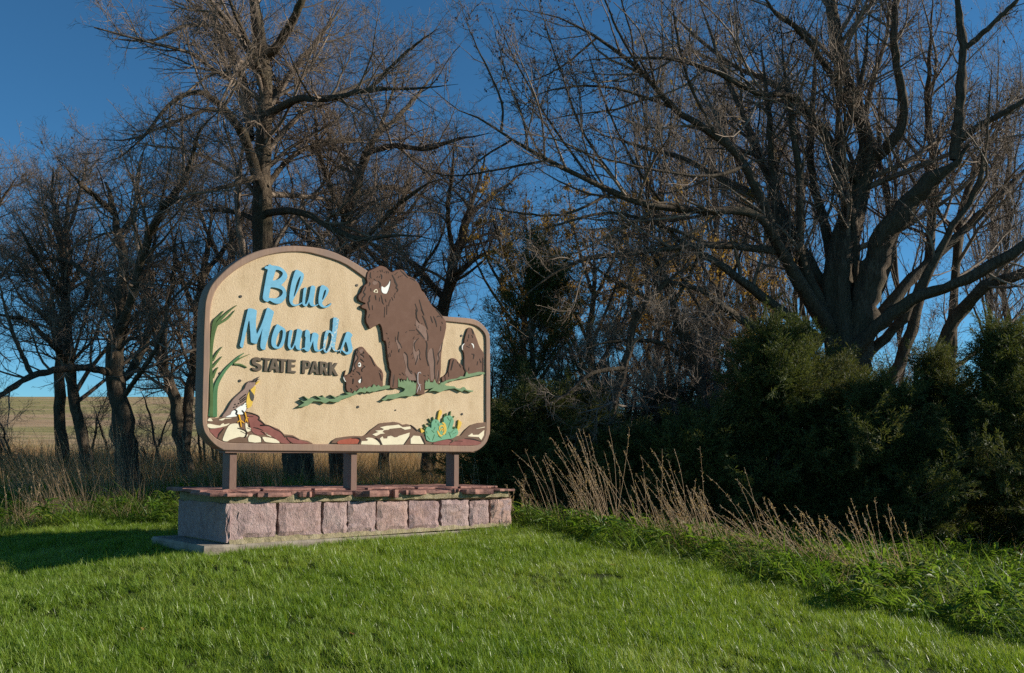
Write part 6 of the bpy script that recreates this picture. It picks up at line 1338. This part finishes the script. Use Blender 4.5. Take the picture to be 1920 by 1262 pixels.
# tall dry stalks, clump by clump -------------------------------------------------
def stalk_clump(root_xyz, n, h, lean, rad, label, seed, group="clumps of tall dry grass stalks", heads=1.0, leafn=26):
    rng = np.random.default_rng(seed)
    o0 = np.array(root_xyz)
    K = 8
    P = np.empty((n, K + 1, 3)); a = rng.random(n) * 6.28; r = rad * np.sqrt(rng.random(n))
    P[:, 0] = np.stack([r * np.cos(a), r * np.sin(a) * 0.8, np.full(n, -0.04)], 1)
    d = np.stack([lean[0] * rng.uniform(0.2, 1.6, n) + rng.normal(size=n) * 0.13, lean[1] + rng.normal(size=n) * 0.10, np.ones(n)], 1)
    hh = h * rng.uniform(0.45, 1.1, n)
    bend = lean[0] * rng.uniform(0.0, 0.9, n)
    for k in range(K):
        d[:, 0] += bend / K * (k / K) * 2; d[:, 1] += rng.normal(size=n) * 0.015; d[:, 2] -= 0.35 * np.abs(bend) * (k / K) ** 2 / K * 4
        d /= np.linalg.norm(d, axis=1, keepdims=True); P[:, k + 1] = P[:, k] + d * (hh / K)[:, None]
    R = (0.0036 * rng.uniform(0.8, 1.3, n))[:, None] * np.linspace(1, 0.45, K + 1)[None]
    V, Q = tubes(P, R, 3)
    root = empty("dry_grass_clump", o0); tag(root, label, "grass clump", group)
    def put(nm, V, Q):
        o = link(nm, quads_mesh(nm, V, Q), M_dry, root); o["kind"] = "stuff"
        b_ = o.data.attributes.new("bid", 'FLOAT', 'FACE'); f = rng.random(len(Q) // 6 + 1); b_.data.foreach_set("value", np.repeat(f, 6)[:len(Q)].astype(np.float32))
    put("stalks", V, Q)
    # seed heads: short side spikelets on the upper third
    ns = int(n * 14 * heads); i = rng.integers(0, n, ns); t = rng.uniform(0.66, 1.0, ns) * K; j = np.minimum(t.astype(int), K - 1); f = (t - j)[:, None]
    c = P[i, j] * (1 - f) + P[i, j + 1] * f
    tan = P[i, j + 1] - P[i, j]; tan /= np.linalg.norm(tan, axis=1, keepdims=True)
    dd = tan * 0.7 + rng.normal(size=(ns, 3)) * 0.55; dd /= np.linalg.norm(dd, axis=1, keepdims=True)
    ln = rng.uniform(0.018, 0.05, ns)[:, None]; sd = np.cross(dd, rng.normal(size=(ns, 3))); sd /= np.linalg.norm(sd, axis=1, keepdims=True)
    V = np.stack([c, c + dd * ln * .5 + sd * 0.0042, c + dd * ln, c + dd * ln * .5 - sd * 0.0042], 1).reshape(-1, 3)
    put("seed_heads", V, np.arange(ns * 4).reshape(-1, 4))
    # dead leaves low on the stalks
    V, Q, _ = blades(rng, leafn, rad * 1.1, h * 0.42, 0.0065, lean=(lean[0] * 0.8, lean[1]), bend=1.3, segs=4, spread=0.8, hj=0.5)
    put("dead_leaves", V, Q)
right = [ # photo x, photo y of the clump's foot, distance, stalks, height, lean, label
 (975, 935, 13.6, 16, 0.62, -0.12, "short dry stalks standing against the right end of the stone base"),
 (1035, 925, 13.6, 10, 1.05, -0.42, "sparse leaning stalks, second clump right of the stone base"),
 (1140, 948, 13.0, 46, 1.30, -0.42, "thickest, tallest sheaf of dry stalks right of the stone base"),
 (1105, 940, 13.3, 14, 0.75, -0.3, "low dry clump left against the tallest sheaf"),
 (1225, 955, 12.6, 16, 1.20, -0.40, "thin stalks just right of the tallest sheaf"),
 (1270, 965, 12.3, 30, 0.80, -0.34, "bushy brown clump full of seed heads below the dead tree"),
 (1310, 965, 12.2, 20, 1.25, -0.42, "tall slanting stalks right of the bushy brown clump"),
 (1345, 985, 11.8, 26, 0.80, -0.38, "brown tangled clump where the lawn edge starts to fall"),
 (1440, 960, 12.0, 18, 1.10, -0.85, "arching stalks with drooping pale plumes in front of the dark junipers"),
 (1480, 985, 11.5, 26, 1.05, -0.75, "dense strongly bent stalks in the middle of the unmown edge"),
 (1545, 1000, 11.3, 34, 0.80, -0.65, "matted brown clump with bent stalks right of the drooping plumes"),
 (1590, 1010, 11.0, 14, 1.05, -0.72, "long thin stalks leaning over the matted brown clump"),
 (1650, 1025, 10.8, 20, 0.95, -0.60, "open clump of curved stalks near the right-hand juniper"),
 (1700, 1035, 10.6, 12, 0.85, -0.40, "rightmost dry clump, few nearly upright stalks"),
]
for i, (px, py, Y, n, h, ln, lab) in enumerate(right):
    p = at_y(px, py, Y); z = float(ground_h(p[0], p[1]))
    stalk_clump((p[0], p[1], z), max(7, int(n * 1.05)), h * 1.2, (ln, 0.0), 0.14 + 0.003 * n, lab, 700 + i, heads=1.2, leafn=40)
left = [
 (48, 985, 13.5, 8, 0.7, -0.10, "few short stalks at the photo's left margin"), (95, 960, 14.5, 16, 1.15, -0.30, "leaning stalks below the leftmost trunk"),
 (130, 975, 14.2, 14, 1.1, -0.35, "crossing stalks in front of the leftmost trunks"), (175, 950, 15.0, 14, 1.2, -0.25, "tall thin stalks below the gnarled tree, left side"),
 (205, 930, 15.6, 12, 1.3, -0.14, "upright stalks in front of the gnarled tree's trunk"), (240, 945, 15.2, 16, 1.25, -0.06, "nearly straight stalks right of the gnarled tree's trunk"),
 (285, 920, 16.0, 12, 1.2, -0.10, "sparse stalks between the gnarled tree and the forked tree"), (335, 915, 16.2, 12, 1.1, -0.12, "stalks by the forked tree's foot"),
 (385, 910, 16.4, 16, 1.2, -0.25, "stalks rising left of the sign's first post"), (465, 905, 16.0, 20, 1.2, -0.22, "stalks seen right of the sign's first post"),
 (505, 905, 16.0, 16, 1.15, -0.18, "stalks seen left of the tall trunk under the sign"), (620, 905, 16.5, 10, 1.0, -0.2, "stalks seen left of the sign's middle post"),
 (715, 905, 16.0, 8, 0.9, -0.5, "slanting stalks seen right of the sign's middle post"), (880, 900, 15.0, 10, 0.8, -0.1, "stalks seen right of the sign's last post")]
for i, (px, py, Y, n, h, ln, lab) in enumerate(left):
    p = at_y(px, py, Y); z = float(ground_h(p[0], p[1]))
    stalk_clump((p[0], p[1], z), int(n * 2.0), h * 1.25, (ln, 0.0), 0.30, lab, 740 + i, heads=0.5, leafn=46)

# ---------------------------------------------------------------- junipers
M_jun = leafy("juniper_scale_leaf", [(0.040, 0.058, 0.014), (0.064, 0.086, 0.022), (0.092, 0.110, 0.034), (0.125, 0.108, 0.046)], 0.32, 0.6, 0.25)
def spray(rng, L=0.30, n1=15, n2=8):
    """a feathery juniper branchlet lying along +X: thin side twigs carrying narrow scale leaves"""
    V, Q, bid = [], [], []
    def leaf(p, d, ln, w):
        s = np.cross(d, rng.normal(size=3)); s /= max(1e-6, np.linalg.norm(s))
        k = len(V); V.extend([p - s * w * .35, p + d * ln * .45 - s * w * .5, p + d * ln, p + d * ln * .45 + s * w * .5]); Q.append((k, k + 1, k + 2, k + 3)); bid.append(rng.random())
    for i in range(n1):
        t = (i + .5) / n1
        p = np.array([L * t, 0.02 * math.sin(3 * t), 0.03 * t * t])
        sg = 1 if i % 2 else -1
        d = np.array([0.75, sg * 0.62, rng.normal() * 0.32]); d /= np.linalg.norm(d)
        ln = L * 0.42 * (1.1 - t * 0.75)
        for j in range(n2):
            q = p + d * ln * (j + .3) / n2
            dd = d + rng.normal(size=3) * 0.42; dd /= np.linalg.norm(dd)
            leaf(q, dd, 0.060 * rng.uniform(.7, 1.3), 0.010)
        leaf(p, np.array([1.0, 0, .15]), 0.06, 0.012)
    return np.array(V), np.array(Q), np.array(bid)
_srng = np.random.default_rng(77)
SPRAYS = [spray(_srng, L) for L in (0.32, 0.42, 0.50, 0.28)]
def juniper(label, x, Y, top_y, rx, ry, boughs, per, seed, conic=0.5, skirt=0.0, lean=0.0, name="juniper"):
    rng = np.random.default_rng(seed)
    p = at_y(x, 900, Y); gz = float(ground_h(p[0], p[1])); o0 = np.array([p[0], p[1], gz])
    H = at_y(x, top_y, Y)[2] - gz
    root = empty(name, o0); tag(root, label, "juniper", None)
    K = 12
    tr = np.column_stack([np.linspace(0, lean, K + 1) + rng.normal(size=K + 1) * .03, rng.normal(size=K + 1) * .03, np.linspace(-.15, H * .93, K + 1)])
    V, Q = tubes(tr[None], np.linspace(0.11, 0.015, K + 1)[None], 8)
    link("trunk", quads_mesh("trunk", V, Q, True), M_bark, root)
    # boughs reach out from the trunk to an uneven outline
    t = skirt + (1 - skirt) * rng.random(boughs) ** 0.9
    az = rng.random(boughs) * 6.28
    prof = np.where(t < 0.25, 0.75 + t, (1 - (t - 0.25) / 0.75) ** conic) * rng.uniform(0.45, 1.3, boughs)
    lobes = 1 + 0.22 * np.sin(az * 3 + t * 7 + seed) + 0.15 * np.sin(az * 5 - t * 11)
    st = np.column_stack([np.interp(t * H * .8, tr[:, 2], tr[:, 0]), np.zeros(boughs), t * H * 0.80])
    en = st + np.column_stack([np.cos(az) * rx * prof * lobes, np.sin(az) * ry * prof * lobes, H * (0.07 + 0.16 * rng.random(boughs)) + H * 0.08 * t])
    Kb = 6
    s = np.linspace(0, 1, Kb + 1)
    B = st[:, None] * (1 - s)[None, :, None] + en[:, None] * s[None, :, None]
    B[:, :, 2] += (-0.10 * H * np.sin(s * np.pi))[None] * rng.uniform(0.1, 1, boughs)[:, None]
    V, Q = tubes(B, np.linspace(0.026, 0.006, Kb + 1)[None].repeat(boughs, 0), 4)
    o = link("boughs", quads_mesh("boughs", V, Q), M_bark, root); o["kind"] = "stuff"
    n = boughs * per
    i = np.repeat(np.arange(boughs), per); u = rng.random(n) ** 0.5
    k = np.minimum((u * Kb).astype(int), Kb - 1); f = (u * Kb - k)[:, None]
    c = B[i, k] * (1 - f) + B[i, k + 1] * f
    ax = en[i] - st[i]; ax /= np.linalg.norm(ax, axis=1, keepdims=True)
    d = ax * 0.7 + rng.normal(size=(n, 3)) * 0.55; d[:, 2] += 0.08; d /= np.linalg.norm(d, axis=1, keepdims=True)
    c = c + rng.normal(size=(n, 3)) * np.array([0.10, 0.10, 0.035]) * (0.5 + u[:, None])
    ok = c[:, 2] > 0.03; c, d = c[ok], d[ok]; n = len(c)
    scatter("foliage", SPRAYS, c, aim(d, rng), rng.uniform(0.65, 1.25, n), rng.integers(0, len(SPRAYS), n), M_jun, None, None, "stuff", root)
    return root
juniper("broad juniper with a rounded top, in front of the giant tree's trunk", 1455, 15.3, 615, 1.35, 1.1, 80, 36, 801, 0.55)
juniper("low wide juniper right of the giant tree's trunk", 1640, 14.9, 740, 1.35, 1.1, 75, 34, 802, 0.45)
juniper("open juniper near the right edge with sky showing through it", 1760, 15.9, 695, 1.2, 1.0, 34, 34, 803, 0.6, 0.12)
juniper("tall brownish juniper cut by the photo's right edge", 1890, 14.8, 640, 1.1, 1.1, 62, 34, 804, 0.6)
juniper("low juniper behind the tallest sheaf of dry stalks", 1190, 15.6, 835, 1.25, 1.0, 80, 34, 805, 0.4)
juniper("dark low juniper between the dry stalks and the broad juniper", 1325, 15.3, 800, 1.0, 1.0, 66, 34, 806, 0.45)
juniper("juniper close against the sign's lower right corner", 985, 16.2, 755, 1.15, 1.0, 80, 34, 807, 0.5)
juniper("spreading dark juniper just right of the sign, behind the first stalks", 1075, 16.8, 760, 1.1, 1.0, 72, 34, 808, 0.5)
juniper("narrow upright cedar right of the sign among yellow leaves", 1000, 18.5, 440, 1.3, 1.1, 38, 22, 809, 0.35, 0.05, name="cedar")
juniper("juniper behind the right-hand row, filling the gap under the giant tree", 1560, 17.0, 690, 1.3, 1.0, 60, 30, 810, 0.5)
juniper("shadowed juniper behind the open one at the right", 1830, 17.5, 800, 1.3, 1.0, 50, 28, 811, 0.5)
juniper("dark juniper set back behind the dead tree", 1265, 18.0, 765, 1.3, 1.0, 60, 30, 812, 0.5)

# fallen leaves on the lawn -------------------------------------------------
for i, (px, py, lab) in enumerate([(1545, 1222, "orange curled dead leaf on the lawn near the bottom edge"), (1148, 1060, "tan dead leaf on the lawn below the stalks"), (955, 1122, "brown dead leaf in the middle of the lawn"), (866, 1205, "small rusty leaf on the lawn below the sign"), (660, 1190, "small brown leaf left of the rusty one on the lawn"), (268, 1180, "tiny tan leaf on the shaded left of the lawn")]):
    rng = np.random.default_rng(900 + i)
    Y = 7.0
    for _ in range(30):
        p = at_y(px, py, Y); Y += (p[2] - float(ground_h(p[0], p[1])) - 0.05) * 2.0
    p = at_y(px, py, Y)
    L = 0.05; nx, ny = 6, 4; V, Fc = [], []
    for a in range(nx + 1):
        for b_ in range(ny + 1):
            s, t = a / nx, b_ / ny - .5
            wd = math.sin(math.pi * min(1, s * 0.95 + 0.03)) ** 0.7 * 0.6
            V.append((L * (s - .5), L * wd * t * 2 * .6, 0.012 * (4 * t * t) * wd + 0.006 * math.sin(4 * s) + rng.normal() * 0.0012))
    for a in range(nx):
        for b_ in range(ny):
            q = a * (ny + 1) + b_; Fc.append((q, q + 1, q + ny + 2, q + ny + 1))
    o = link("fallen_leaf", pyd("fallen_leaf", V, Fc), M_leaf_yel if i in (0, 1, 5) else M_leaf_rust)
    o.location = (p[0], p[1], float(ground_h(p[0], p[1])) + 0.055); o.rotation_euler = (rng.normal() * .3, -0.25 + rng.normal() * .2, rng.random() * 6)
    tag(o, lab, "leaf", "fallen leaves on the lawn")
